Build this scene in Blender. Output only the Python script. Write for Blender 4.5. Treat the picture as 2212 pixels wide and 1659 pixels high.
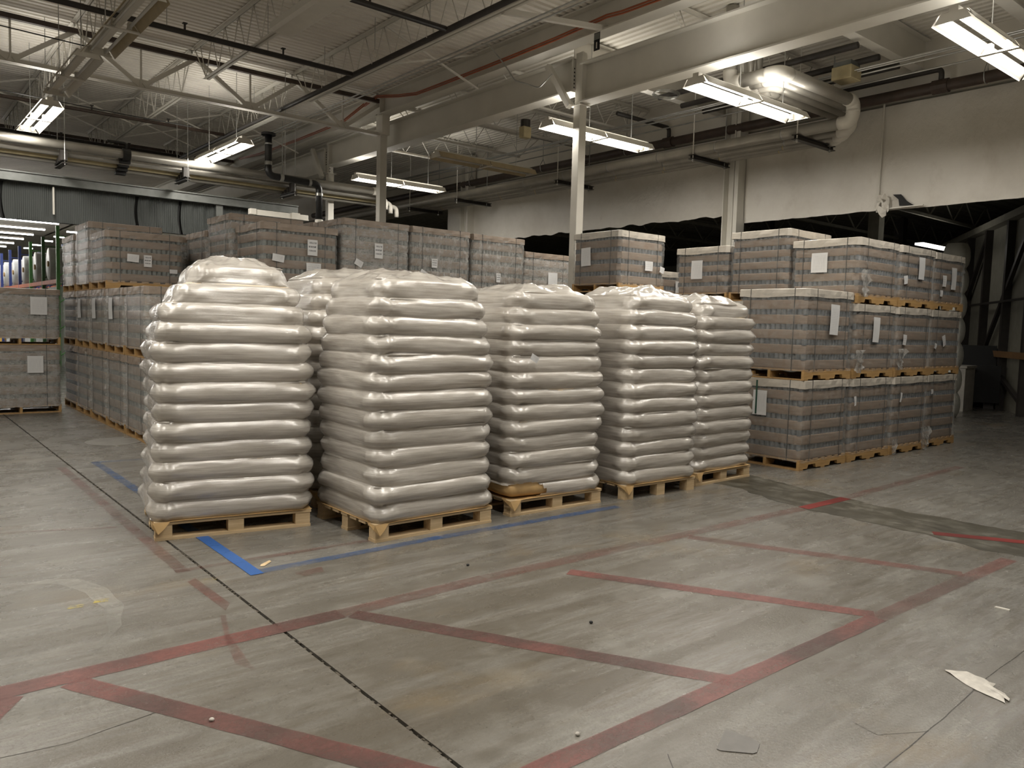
import bpy, math, random
from mathutils import Vector, Matrix, noise

scene = bpy.context.scene
for _o in list(bpy.data.objects):
    bpy.data.objects.remove(_o)
COL = scene.collection
R = math.radians

# ------------------------------------------------------------------ camera
F_PX = 1690.0
pitch, roll, yaw = R(4.24213772), R(1.59697318), R(-39.56510882)


def cam_axes(p, r, y):
    cp, sp = math.cos(p), math.sin(p)
    f = Vector((0, cp, -sp))
    u = Vector((0, sp, cp))
    x = Vector((1, 0, 0))
    x2 = x * math.cos(r) + u * math.sin(r)
    u2 = u * math.cos(r) - x * math.sin(r)
    Z = Matrix.Rotation(y, 3, 'Z')
    return Z @ x2, Z @ u2, Z @ f


ax, au, af = cam_axes(pitch, roll, yaw)
cam_d = bpy.data.cameras.new('camera')
cam = bpy.data.objects.new('camera', cam_d)
COL.objects.link(cam)
cam_d.sensor_fit = 'HORIZONTAL'
cam_d.sensor_width = 36.0
cam_d.lens = 36.0 * F_PX / 2212.0
cam_d.clip_start = 0.05
cam_d.clip_end = 200
m = Matrix.Identity(4)
for i in range(3):
    m[i][0] = ax[i]
    m[i][1] = au[i]
    m[i][2] = -af[i]
m[0][3], m[1][3], m[2][3] = 0, 0, 1.6
cam.matrix_world = m
scene.camera = cam

# ------------------------------------------------------------------ world / exposure
w = bpy.data.worlds.new('world')
scene.world = w
w.use_nodes = True
w.node_tree.nodes['Background'].inputs[0].default_value = (0.02, 0.02, 0.018, 1)
w.node_tree.nodes['Background'].inputs[1].default_value = 0.3
vs = scene.view_settings
vs.view_transform = 'Standard'
vs.look = 'None'
vs.gamma = 1.0
vs.use_curve_mapping = False
vs.exposure = 1.2
LAMP = 5.0           # radiance of the visible tubes
LAMP_DOWN, LAMP_UP = 40.0, 7.0   # watts that leave a lit lamp below and above its reflector
LAMP_COL = (1.0, 0.95, 0.865)
scene.cycles.max_bounces = 6
scene.cycles.diffuse_bounces = 4
scene.cycles.glossy_bounces = 3
scene.cycles.adaptive_threshold = 0.015
scene.cycles.transparent_max_bounces = 10
scene.cycles.caustics_reflective = False
scene.cycles.caustics_refractive = False
scene.cycles.sample_clamp_indirect = 4.0
scene.cycles.blur_glossy = 0.3


# ------------------------------------------------------------------ materials
class NT:
    def __init__(self, name):
        self.m = bpy.data.materials.new(name)
        self.m.use_nodes = True
        self.t = self.m.node_tree
        self.t.nodes.clear()
        self.out = self.t.nodes.new('ShaderNodeOutputMaterial')

    def n(self, typ, **kw):
        nd = self.t.nodes.new(typ)
        for k, v in kw.items():
            if k.startswith('_'):
                setattr(nd, k[1:], v)
            else:
                key = int(k[1:]) if k[0] == 'i' and k[1:].isdigit() else k.replace('__', ' ')
                if isinstance(v, bpy.types.NodeSocket):
                    self.t.links.new(v, nd.inputs[key])
                else:
                    nd.inputs[key].default_value = v
        return nd

    def link(self, a, b):
        self.t.links.new(a, b)

    def coord(self, scale=(1, 1, 1), kind='Object', rot=(0, 0, 0)):
        tc = self.n('ShaderNodeTexCoord')
        mp = self.n('ShaderNodeMapping', Vector=tc.outputs[kind], Scale=scale, Rotation=rot)
        return mp.outputs[0]

    def noise(self, vec, scale, detail=4, rough=0.55):
        return self.n('ShaderNodeTexNoise', Vector=vec, Scale=scale, Detail=detail, Roughness=rough).outputs['Fac']

    def ramp(self, fac, stops):
        r = self.n('ShaderNodeValToRGB', Fac=fac)
        el = r.color_ramp.elements
        while len(el) < len(stops):
            el.new(0.5)
        for e, (p, c) in zip(el, stops):
            e.position = p
            e.color = c if len(c) == 4 else (*c, 1)
        return r.outputs[0]

    def mix(self, f, a, b, mode='MIX'):
        nd = self.t.nodes.new('ShaderNodeMix')
        nd.data_type = 'RGBA'
        nd.blend_type = mode
        for s, v in ((nd.inputs[0], f), (nd.inputs[6], a), (nd.inputs[7], b)):
            if isinstance(v, bpy.types.NodeSocket):
                self.t.links.new(v, s)
            else:
                s.default_value = v if not isinstance(v, tuple) or len(v) == 4 else (*v, 1)
        return nd.outputs[2]

    def math(self, op, a, b=0.0, clamp=False):
        nd = self.t.nodes.new('ShaderNodeMath')
        nd.operation = op
        nd.use_clamp = clamp
        for s, v in ((nd.inputs[0], a), (nd.inputs[1], b)):
            if isinstance(v, bpy.types.NodeSocket):
                self.t.links.new(v, s)
            else:
                s.default_value = v
        return nd.outputs[0]

    def bump(self, h, strength=0.3, dist=0.01):
        return self.n('ShaderNodeBump', Height=h, Strength=strength, Distance=dist).outputs[0]

    def bsdf(self, color, rough=0.5, metal=0.0, normal=None, spec=0.5):
        b = self.n('ShaderNodeBsdfPrincipled')
        for k, v in (('Base Color', color), ('Roughness', rough), ('Metallic', metal), ('Specular IOR Level', spec)):
            if isinstance(v, bpy.types.NodeSocket):
                self.t.links.new(v, b.inputs[k])
            else:
                b.inputs[k].default_value = (*v, 1) if isinstance(v, tuple) and len(v) == 3 else v
        if normal is not None:
            self.t.links.new(normal, b.inputs['Normal'])
        return b.outputs[0]

    def done(self, shader):
        self.t.links.new(shader, self.out.inputs[0])
        return self.m


def simple(name, col, rough=0.5, metal=0.0, var=0.15, scale=6.0, bump=0.0, spec=0.5, stretch=(1, 1, 1)):
    t = NT(name)
    v = t.coord(stretch)
    f = t.noise(v, scale, 5)
    c2 = tuple(max(0, c * (1 - var)) for c in col)
    c1 = tuple(min(1, c * (1 + var)) for c in col)
    c = t.ramp(f, [(0.3, c2), (0.7, c1)])
    nrm = t.bump(f, bump, 0.01) if bump else None
    return t.done(t.bsdf(c, rough, metal, nrm, spec))


M = {}
M['white_steel'] = simple('white_steel', (0.70, 0.675, 0.61), 0.5, var=0.06, scale=2)
M['deck'] = simple('deck', (0.76, 0.725, 0.65), 0.6, var=0.06, scale=1.5)
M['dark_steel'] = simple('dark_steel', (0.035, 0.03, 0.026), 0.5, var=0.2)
M['brown_pipe'] = simple('brown_pipe', (0.06, 0.04, 0.03), 0.5, var=0.25)
M['black_plastic'] = simple('black_plastic', (0.012, 0.012, 0.012), 0.35, var=0.2)
M['grey_steel'] = simple('grey_steel', (0.20, 0.21, 0.20), 0.4, metal=0.3, var=0.15)
M['galv'] = simple('galvanized', (0.45, 0.45, 0.43), 0.35, metal=0.8, var=0.15)
M['wrapfoil'] = simple('pipe_jacket', (0.40, 0.38, 0.335), 0.38, metal=0.35, var=0.12, scale=3)
M['white_pvc'] = simple('white_pvc', (0.72, 0.69, 0.62), 0.4, var=0.05)
M['orange'] = simple('orange_hose', (0.30, 0.072, 0.022), 0.5, var=0.1)
M['kraft'] = simple('kraft_paper', (0.55, 0.36, 0.16), 0.65, var=0.15, scale=9, bump=0.3)
M['bag'] = simple('bag_paper', (0.66, 0.56, 0.42), 0.6, var=0.14, scale=7, bump=0.2)
M['cap_white'] = simple('cap_white', (0.50, 0.46, 0.40), 0.35, var=0.12, scale=8, bump=0.3)
M['cap_brown'] = simple('cap_brown', (0.27, 0.215, 0.17), 0.5, var=0.12, scale=8, bump=0.2)
M['strap'] = simple('strap', (0.075, 0.075, 0.07), 0.4)
M['green_strap'] = simple('green_strap', (0.02, 0.07, 0.045), 0.4)
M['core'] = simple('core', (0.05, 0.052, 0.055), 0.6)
M['insul'] = simple('insulation_white', (0.62, 0.62, 0.56), 0.7, var=0.1, bump=0.4)
M['rack_green'] = simple('rack_green', (0.16, 0.50, 0.14), 0.45)
M['rack_dkgreen'] = simple('rack_dark_green', (0.06, 0.16, 0.05), 0.45)
M['rack_blue'] = simple('rack_blue', (0.04, 0.07, 0.28), 0.45)
M['rack_orange'] = simple('rack_orange', (0.62, 0.18, 0.09), 0.5)
M['yellow'] = simple('yellow_sheet', (0.70, 0.42, 0.06), 0.5)
M['roll_white'] = simple('roll_white', (0.70, 0.72, 0.72), 0.4)
M['dark_panel'] = simple('dark_panel', (0.045, 0.05, 0.047), 0.65, var=0.15, scale=40, stretch=(1, 1, 0.02), bump=0.2)
M['grey_box'] = simple('grey_box', (0.42, 0.40, 0.36), 0.6)
M['blk'] = simple('black_rubber', (0.01, 0.01, 0.01), 0.7)
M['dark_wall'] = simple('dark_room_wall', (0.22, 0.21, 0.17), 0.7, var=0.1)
M['beige'] = simple('beige_box', (0.55, 0.47, 0.28), 0.5)
M['red_beam'] = simple('brown_girt', (0.22, 0.12, 0.05), 0.6)
M['paper_scrap'] = simple('paper_scrap', (0.54, 0.51, 0.46), 0.6, var=0.15, scale=25, bump=0.4)
M['tape_patch'] = simple('tape_patch', (0.15, 0.142, 0.132), 0.5, var=0.1, scale=20)


def wood(name, a, b):
    t = NT(name)
    v = t.coord((1.5, 1.5, 14))
    v2 = t.coord((1, 12, 12))
    f = t.noise(v2, 3.0, 6, 0.6)
    c = t.ramp(f, [(0.3, a), (0.7, b)])
    return t.done(t.bsdf(c, 0.7, 0, t.bump(f, 0.25, 0.005)))


M['wood_pale'] = wood('wood_pale', (0.50, 0.36, 0.20), (0.68, 0.52, 0.32))
M['wood_old'] = wood('wood_old', (0.30, 0.175, 0.07), (0.44, 0.28, 0.125))
M['wood_notch'] = wood('wood_stringer', (0.36, 0.21, 0.075), (0.50, 0.315, 0.13))


def emit(name, strength, col=LAMP_COL):
    t = NT(name)
    e = t.n('ShaderNodeEmission', Color=(*col, 1), Strength=strength)
    return t.done(e.outputs[0])


M['tube_lit'] = emit('tube_lit', LAMP)
M['tube_far'] = emit('tube_far', 11.0, (1.0, 0.97, 0.92))
M['tube_lit'].cycles.emission_sampling = 'NONE'
M['tube_off'] = simple('tube_off', (0.62, 0.61, 0.57), 0.3, var=0.03)
M['lens_off'] = simple('lens_off', (0.62, 0.50, 0.32), 0.3, var=0.15, scale=8)
M['reflector'] = simple('reflector', (0.74, 0.71, 0.64), 0.35, var=0.04)
M['gold_refl'] = simple('aged_reflector', (0.44, 0.36, 0.22), 0.4, var=0.12)


def m_floor():
    t = NT('concrete_floor')
    v = t.coord((1, 1, 1))
    vs_ = t.coord((0.35, 2.6, 1), rot=(0, 0, R(12)))
    vs2 = t.coord((0.6, 6.0, 1), rot=(0, 0, R(-6)))
    vs3 = t.coord((1.5, 9.0, 1), rot=(0, 0, R(20)))
    big = t.noise(v, 0.45, 3)
    med = t.noise(v, 2.5, 6, 0.65)
    fine = t.noise(v, 60, 5, 0.75)
    st = t.noise(vs_, 1.5, 6, 0.58)
    st2 = t.noise(vs2, 2.4, 6, 0.60)
    st3 = t.noise(vs3, 3.0, 6, 0.62)
    # traffic dirt lies thickest in the marked lane and thins out around it
    sp = t.n('ShaderNodeSeparateXYZ', Vector=v)
    ly = t.math('SUBTRACT', 1.0, t.math('MULTIPLY', t.math('ABSOLUTE', t.math('SUBTRACT', sp.outputs[1], 2.7)), 0.42), True)
    lx = t.math('SUBTRACT', 1.15, t.math('MULTIPLY', t.math('ABSOLUTE', t.math('SUBTRACT', sp.outputs[0], 3.0)), 0.28), True)
    lane = t.math('MULTIPLY', t.math('MULTIPLY', lx, ly), t.math('ADD', 0.35, big))
    base = t.ramp(big, [(0.32, (0.160, 0.153, 0.138)), (0.68, (0.212, 0.205, 0.187))])
    base = t.mix(t.math('MULTIPLY', t.ramp(st2, [(0.47, (0, 0, 0)), (0.60, (1, 1, 1))]), 0.55), base, (0.128, 0.113, 0.090))
    base = t.mix(t.math('MULTIPLY', t.ramp(st3, [(0.47, (0, 0, 0)), (0.60, (1, 1, 1))]), 0.40), base, (0.29, 0.28, 0.252))
    k = t.math('MULTIPLY', t.ramp(st, [(0.43, (0, 0, 0)), (0.56, (1, 1, 1))]), t.math('ADD', 0.30, t.math('MULTIPLY', lane, 0.75)), True)
    base = t.mix(k, base, (0.078, 0.066, 0.048))
    base = t.mix(t.math('MULTIPLY', lane, 0.45), base, (0.118, 0.100, 0.073))
    base = t.mix(t.math('MULTIPLY', t.ramp(med, [(0.52, (0, 0, 0)), (0.72, (1, 1, 1))]), 0.30), base, (0.30, 0.29, 0.265))
    base = t.mix(t.math('MULTIPLY', t.ramp(fine, [(0.48, (0, 0, 0)), (0.66, (1, 1, 1))]), 0.45), base, (0.092, 0.082, 0.066))
    oc = t.noise(t.coord((0.8, 1.3, 1)), 0.9, 5, 0.6)
    base = t.mix(t.math('MULTIPLY', t.ramp(oc, [(0.58, (0, 0, 0)), (0.72, (1, 1, 1))]), 0.45), base, (0.20, 0.145, 0.072))
    rough = t.ramp(t.mix(0.5, st, med), [(0.35, (0.13, 0.13, 0.13)), (0.62, (0.38, 0.38, 0.38))])
    h = t.mix(0.45, med, fine)
    h = t.mix(0.3, h, st3)
    return t.done(t.bsdf(base, rough, 0, t.bump(h, 0.40, 0.014), 0.8))


M['floor'] = m_floor()


def m_trench():
    t = NT('stripped_concrete')
    f = t.noise(t.coord((2.2, 0.9, 1)), 2.4, 8, 0.75)
    g = t.noise(t.coord((1.0, 2.6, 1)), 1.9, 4, 0.6)
    c = t.ramp(f, [(0.34, (0.030, 0.026, 0.018)), (0.50, (0.066, 0.060, 0.045)), (0.60, (0.125, 0.118, 0.095)), (0.70, (0.25, 0.24, 0.205))])
    c = t.mix(t.math('MULTIPLY', t.ramp(g, [(0.45, (0, 0, 0)), (0.60, (1, 1, 1))]), 0.7), c, (0.048, 0.042, 0.028))
    return t.done(t.bsdf(c, 0.40, 0, t.bump(f, 0.4, 0.015)))


M['trench'] = m_trench()


def m_paint(name, col, wear_lo, wear_hi, dark=None, amax=1.0):
    t = NT(name)
    f = t.noise(t.coord((0.8, 2.2, 1), rot=(0, 0, R(12))), 2.6, 7, 0.68)
    g = t.noise(t.coord(), 30, 5, 0.7)
    p = t.noise(t.coord(), 1.3, 2)
    h = t.mix(0.4, f, g)
    c = t.mix(t.ramp(p, [(0.42, (0, 0, 0)), (0.58, (1, 1, 1))]), col, dark or tuple(x * 0.6 for x in col))
    a = t.ramp(h, [(wear_lo, (amax, amax, amax)), (wear_hi, (0, 0, 0))])
    b = t.bsdf(c, 0.42)
    tr = t.n('ShaderNodeBsdfTransparent')
    mx = t.n('ShaderNodeMixShader', Fac=a, i1=tr.outputs[0], i2=b)
    return t.done(mx.outputs[0])


M['paint_red'] = m_paint('paint_red', (0.205, 0.078, 0.067), 0.42, 0.85, (0.105, 0.055, 0.048), 0.84)
M['paint_red_faded'] = m_paint('paint_red_faded', (0.22, 0.085, 0.070), 0.35, 0.75, (0.14, 0.072, 0.06), 0.60)
M['paint_red_worn'] = m_paint('paint_red_worn', (0.22, 0.075, 0.06), 0.33, 0.66, (0.15, 0.068, 0.054), 0.48)
M['paint_red_fresh'] = m_paint('paint_red_fresh', (0.20, 0.022, 0.018), 0.60, 0.9)
M['paint_blue'] = m_paint('paint_blue', (0.035, 0.12, 0.36), 0.56, 0.85, (0.030, 0.105, 0.33))
M['paint_blue_worn'] = m_paint('paint_blue_worn', (0.045, 0.12, 0.30), 0.36, 0.66, (0.05, 0.11, 0.25), 0.75)
M['paint_yellow'] = m_paint('paint_yellow', (0.52, 0.42, 0.09), 0.40, 0.50, None, 0.8)
M['pale_arc'] = m_paint('pale_arc', (0.50, 0.485, 0.44), 0.36, 0.70, None, 0.40)


def m_bagfilm():
    t = NT('stretch_film_cloudy')
    v = t.coord((1.2, 1.2, 26))
    f = t.noise(v, 2.0, 6, 0.65)
    g = t.noise(t.coord((1, 1, 2.2)), 16, 5, 0.6)
    big = t.noise(t.coord(), 2.2, 3)
    c = t.ramp(f, [(0.32, (0.50, 0.465, 0.42)), (0.68, (0.70, 0.675, 0.635))])
    c = t.mix(t.math('MULTIPLY', big, 0.30), c, (0.64, 0.575, 0.49))
    fs = t.noise(t.coord((0.7, 0.7, 75)), 2.0, 5, 0.6)
    c = t.mix(t.math('MULTIPLY', t.ramp(fs, [(0.40, (0, 0, 0)), (0.62, (1, 1, 1))]), 0.30), c, (0.40, 0.375, 0.345))
    h = t.mix(0.45, f, g)
    h = t.mix(0.35, h, fs)
    b = t.n('ShaderNodeBsdfPrincipled', Roughness=0.36)
    t.link(c, b.inputs['Base Color'])
    b.inputs['Coat Weight'].default_value = 1.0
    t.link(t.ramp(fs, [(0.35, (0.05, 0.05, 0.05)), (0.65, (0.22, 0.22, 0.22))]), b.inputs['Coat Roughness'])
    b.inputs['Coat IOR'].default_value = 1.75
    nr = t.bump(h, 0.42, 0.010)
    t.link(nr, b.inputs['Normal'])
    t.link(nr, b.inputs['Coat Normal'])
    tr = t.n('ShaderNodeBsdfTransparent')
    fac = t.ramp(f, [(0.3, (0.66, 0.66, 0.66)), (0.7, (0.88, 0.88, 0.88))])
    mx = t.n('ShaderNodeMixShader', Fac=fac, i1=tr.outputs[0], i2=b.outputs[0])
    return t.done(mx.outputs[0])


M['bagfilm'] = m_bagfilm()


def m_clearfilm(name, lo, hi, scale=(2, 2, 9), bump=0.7, white=(0.62, 0.61, 0.58), ns=5.0):
    t = NT(name)
    f = t.noise(t.coord(scale), ns, 6, 0.68)
    g = t.noise(t.coord((1, 1, 1)), 13, 4)
    h = t.mix(0.5, f, g)
    b = t.n('ShaderNodeBsdfPrincipled', Roughness=0.14)
    b.inputs['Base Color'].default_value = (*white, 1)
    b.inputs['Specular IOR Level'].default_value = 0.9
    t.link(t.bump(h, bump, 0.02), b.inputs['Normal'])
    tr = t.n('ShaderNodeBsdfTransparent')
    fac = t.ramp(h, [(0.38, (lo, lo, lo)), (0.66, (hi, hi, hi))])
    mx = t.n('ShaderNodeMixShader', Fac=fac, i1=tr.outputs[0], i2=b.outputs[0])
    return t.done(mx.outputs[0])


M['film_clear'] = m_clearfilm('stretch_film_clear', 0.08, 0.34)
M['film_thick'] = m_clearfilm('stretch_film_thick', 0.26, 0.55)
M['film_crinkled'] = m_clearfilm('stretch_film_crinkled', 0.18, 0.60, (9, 9, 2), 1.0, ns=6)


def m_tray(name, a, b):
    t = NT(name)
    f = t.noise(t.coord((1, 1, 10)), 3.0, 5)
    c = t.ramp(f, [(0.3, a), (0.7, b)])
    return t.done(t.bsdf(c, 0.6, 0, t.bump(f, 0.15, 0.006)))


M['tray'] = m_tray('cardboard_tray', (0.165, 0.113, 0.075), (0.24, 0.172, 0.120))
M['jar'] = simple('grey_glass', (0.095, 0.112, 0.130), 0.18, var=0.3, scale=30, spec=0.8)
M['jar_green'] = simple('green_glass', (0.13, 0.155, 0.15), 0.18, var=0.3, scale=30, spec=0.8)


def m_sheet(name, nb, ink=0.35, lo=0.12, hi=0.86):
    t = NT(name)
    tc = t.n('ShaderNodeTexCoord')
    sp = t.n('ShaderNodeSeparateXYZ', Vector=tc.outputs['Generated'])
    y = sp.outputs[1]
    line = t.math('LESS_THAN', t.math('FRACT', t.math('MULTIPLY', y, nb)), 0.42)
    words = t.ramp(t.noise(t.coord((60, 3, 1), 'Generated'), 1.0, 2), [(0.45, (0, 0, 0)), (0.5, (1, 1, 1))])
    x = sp.outputs[0]
    mar = t.math('MULTIPLY', t.math('GREATER_THAN', x, 0.12), t.math('LESS_THAN', x, 0.88))
    mary = t.math('MULTIPLY', t.math('GREATER_THAN', y, lo), t.math('LESS_THAN', y, hi))
    k = t.math('MULTIPLY', t.math('MULTIPLY', line, words), t.math('MULTIPLY', mar, mary))
    c = t.mix(t.math('MULTIPLY', k, ink), (0.66, 0.66, 0.66), (0.05, 0.05, 0.06))
    return t.done(t.bsdf(c, 0.4))


M['sheet'] = m_sheet('printed_sheet', 18, 0.20)
M['sticker'] = m_sheet('bar_code_sticker', 4.0, 0.9)
M['sticker_small'] = m_sheet('small_sticker', 5, 0.25)


def m_quilt():
    t = NT('wall_insulation')
    v = t.coord()
    f = t.noise(v, 1.1, 4)
    g = t.noise(t.coord((1, 1.0, 0.6), rot=(R(40), 0, 0)), 2.2, 6, 0.7)
    s = t.noise(v, 0.7, 5, 0.6)
    c = t.ramp(s, [(0.35, (0.60, 0.565, 0.50)), (0.62, (0.73, 0.70, 0.64))])
    c = t.mix(t.math('MULTIPLY', t.ramp(g, [(0.58, (0, 0, 0)), (0.78, (1, 1, 1))]), 0.35), c, (0.42, 0.37, 0.30))
    h = t.mix(0.4, f, g)
    return t.done(t.bsdf(c, 0.5, 0, t.bump(h, 0.9, 0.09)))


M['quilt'] = m_quilt()


# ------------------------------------------------------------------ mesh helpers
class MB:
    def __init__(self):
        self.v = []
        self.f = []

    def box(self, x0, y0, z0, x1, y1, z1):
        b = len(self.v)
        self.v += [(x0, y0, z0), (x1, y0, z0), (x1, y1, z0), (x0, y1, z0), (x0, y0, z1), (x1, y0, z1), (x1, y1, z1), (x0, y1, z1)]
        self.f += [tuple(b + i for i in q) for q in ((3, 2, 1, 0), (4, 5, 6, 7), (0, 1, 5, 4), (1, 2, 6, 5), (2, 3, 7, 6), (3, 0, 4, 7))]
        return self

    def bar(self, p0, p1, wd, ht, up=(0, 0, 1)):
        p0, p1 = Vector(p0), Vector(p1)
        d = (p1 - p0).normalized()
        up = Vector(up)
        s = d.cross(up)
        if s.length < 1e-4:
            s = d.cross(Vector((1, 0, 0)))
        s.normalize()
        u = s.cross(d)
        b = len(self.v)
        for p in (p0, p1):
            for a, c in ((-1, -1), (1, -1), (1, 1), (-1, 1)):
                self.v.append(tuple(p + s * (a * wd / 2) + u * (c * ht / 2)))
        self.f += [tuple(b + i for i in q) for q in ((0, 1, 2, 3), (7, 6, 5, 4), (0, 4, 5, 1), (1, 5, 6, 2), (2, 6, 7, 3), (3, 7, 4, 0))]
        return self

    def tube(self, path, r, n=10, caps=True):
        path = [Vector(p) for p in path]
        rs = r if isinstance(r, (list, tuple)) else [r] * len(path)
        b = len(self.v)
        prev = None
        for i, p in enumerate(path):
            d = (path[min(i + 1, len(path) - 1)] - path[max(i - 1, 0)]).normalized()
            if prev is None:
                s = d.cross(Vector((0, 0, 1)))
                if s.length < 1e-3:
                    s = d.cross(Vector((1, 0, 0)))
            else:
                s = prev - d * prev.dot(d)
                if s.length < 1e-4:
                    s = d.cross(Vector((0, 0, 1)))
            s.normalize()
            prev = s
            u = s.cross(d)
            for k in range(n):
                a = 2 * math.pi * k / n
                self.v.append(tuple(p + (s * math.cos(a) + u * math.sin(a)) * rs[i]))
        for i in range(len(path) - 1):
            for k in range(n):
                k2 = (k + 1) % n
                self.f.append((b + i * n + k, b + i * n + k2, b + (i + 1) * n + k2, b + (i + 1) * n + k))
        if caps:
            self.f.append(tuple(b + k for k in reversed(range(n))))
            e = b + (len(path) - 1) * n
            self.f.append(tuple(e + k for k in range(n)))
        return self

    def prism(self, poly, axis, a0, a1):
        """extrude a polygon of (u,v) along axis; axis 'X' -> (u,v)=(y,z), 'Y' -> (x,z), 'Z' -> (x,y)"""
        b = len(self.v)
        n = len(poly)
        for a in (a0, a1):
            for (u, v) in poly:
                self.v.append({'X': (a, u, v), 'Y': (u, a, v), 'Z': (u, v, a)}[axis])
        self.f.append(tuple(b + i for i in range(n)))
        self.f.append(tuple(b + n + i for i in reversed(range(n))))
        for i in range(n):
            j = (i + 1) % n
            self.f.append((b + i, b + n + i, b + n + j, b + j))
        return self

    def grid(self, fn, nu, nv, closed_u=False):
        b = len(self.v)
        for j in range(nv):
            for i in range(nu):
                self.v.append(tuple(fn(i, j)))
        for j in range(nv - 1):
            for i in range(nu if closed_u else nu - 1):
                i2 = (i + 1) % nu
                self.f.append((b + j * nu + i, b + j * nu + i2, b + (j + 1) * nu + i2, b + (j + 1) * nu + i))
        return self

    def mesh(self, name, mat, smooth=False, bevel=0.0):
        me = bpy.data.meshes.new(name)
        me.from_pydata(self.v, [], self.f)
        me.materials.append(mat)
        if smooth:
            me.polygons.foreach_set('use_smooth', [True] * len(me.polygons))
        me.validate()
        import bmesh
        bm = bmesh.new()
        bm.from_mesh(me)
        bmesh.ops.recalc_face_normals(bm, faces=bm.faces)
        if bevel:
            bmesh.ops.bevel(bm, geom=list(bm.edges), offset=bevel, segments=1, affect='EDGES')
        bm.to_mesh(me)
        bm.free()
        return me

    def build(self, name, mat, parent=None, loc=(0, 0, 0), smooth=False, bevel=0.0):
        return obj(name, self.mesh(name, mat, smooth, bevel), parent, loc)


def obj(name, me, parent=None, loc=(0, 0, 0), rot=(0, 0, 0)):
    o = bpy.data.objects.new(name, me)
    COL.objects.link(o)
    o.parent = parent
    o.location = loc
    o.rotation_euler = rot
    return o


def tag(o, label, cat, group=None, kind=None):
    o['label'] = label
    o['category'] = cat
    o['kind'] = kind or 'thing'
    if group:
        o['group'] = group
    return o


def thing(name, label, cat, loc=(0, 0, 0), rot=(0, 0, 0), group=None):
    return tag(obj(name, None, None, loc, rot), label, cat, group)


def struct(o):
    o['kind'] = 'structure'
    return o


def arc(c, e1, e2, r, a0, a1, n):
    c, e1, e2 = Vector(c), Vector(e1), Vector(e2)
    return [c + e1 * (r * math.cos(a0 + (a1 - a0) * k / n)) + e2 * (r * math.sin(a0 + (a1 - a0) * k / n)) for k in range(n + 1)]


def bent(points, r, n=6):
    """polyline with rounded corners"""
    P = [Vector(p) for p in points]
    out = [P[0]]
    for i in range(1, len(P) - 1):
        a = (P[i - 1] - P[i]).normalized()
        b = (P[i + 1] - P[i]).normalized()
        p0, p1 = P[i] + a * r, P[i] + b * r
        for k in range(n + 1):
            t = k / n
            out.append(p0 * (1 - t) ** 2 + P[i] * (2 * t * (1 - t)) + p1 * t * t)
    out.append(P[-1])
    return out


ORD = ['first', 'second', 'third', 'fourth', 'fifth', 'sixth', 'seventh', 'eighth', 'ninth', 'tenth']

# ================================================================== SETTING
DECK_L, DECK_R = 6.50, 6.42
XW = 13.40

# ---- floor: slabs with a recessed joint at X = 1.62
fl = struct(MB().box(-12, -8, -0.30, 36, 58, -0.035).build('floor', M['blk']))
JX, G = 1.62, 0.009
edges_x = [-12, JX - 8.0, JX, 36]
for ix in range(3):
    for (ya, yb) in ((-8, 58),):
        x0 = edges_x[ix] + (G if ix else 0)
        x1 = edges_x[ix + 1] - (G if ix < 2 else 0)
        y0, y1 = ya, yb
        MB().box(x0, y0, -0.034, x1, y1, 0.0).build('floor_slab', M['floor'], fl)

# rubble in the long joint
rnd = random.Random(5)
mb = MB()
for k in range(420):
    y = rnd.uniform(1.4, 12)
    x = JX + rnd.uniform(-0.009, 0.009)
    s = rnd.uniform(0.003, 0.008)
    z = -0.012 + rnd.uniform(-0.004, 0.008)
    mb.box(x - s, y - s * 1.6, z - s, x + s, y + s * 1.6, z + s * 0.6)
o = mb.build('joint_grit', simple('grit', (0.075, 0.062, 0.045), 0.8, var=0.8, scale=60), fl)
o['kind'] = 'stuff'


def ragged_strip(pts_a, pts_b, sub=14, amp=0.02, seed=0, z=0.0012):
    """flat ribbon between two polylines (same count) with ragged edges"""
    mb = MB()
    A, B = [], []
    for P, Q in ((pts_a, A), (pts_b, B)):
        for i in range(len(P) - 1):
            for k in range(sub):
                t = k / sub
                x = P[i][0] * (1 - t) + P[i + 1][0] * t
                y = P[i][1] * (1 - t) + P[i + 1][1] * t
                nx = noise.noise(Vector((x * 6, y * 6, seed + len(Q) * 0.01)))
                ny = noise.noise(Vector((x * 6 + 40, y * 6, seed)))
                Q.append((x + nx * amp, y + ny * amp, z))
        Q.append((P[-1][0], P[-1][1], z))
    n = len(A)
    mb.v = A + B
    mb.f = [(i, i + 1, n + i + 1, n + i) for i in range(n - 1)]
    return mb


def line_strip(x0, y0, x1, y1, wd, mat, z=0.002, name='painted_line', seed=0, amp=0.006):
    d = Vector((x1 - x0, y1 - y0, 0))
    n = Vector((-d.y, d.x, 0)).normalized() * (wd / 2)
    k = max(2, int(d.length / 0.15))
    a = [(x0 + d.x * i / k + n.x, y0 + d.y * i / k + n.y) for i in range(k + 1)]
    b = [(x0 + d.x * i / k - n.x, y0 + d.y * i / k - n.y) for i in range(k + 1)]
    return ragged_strip(a, b, 2, amp, seed, z).build(name, M[mat], fl)


def quad_strip(pts, mat, z=0.002, name='painted_line'):
    mb = MB()
    mb.v = [(x, y, z) for x, y in pts]
    mb.f = [tuple(range(len(pts)))]
    return mb.build(name, M[mat], fl)


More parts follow.
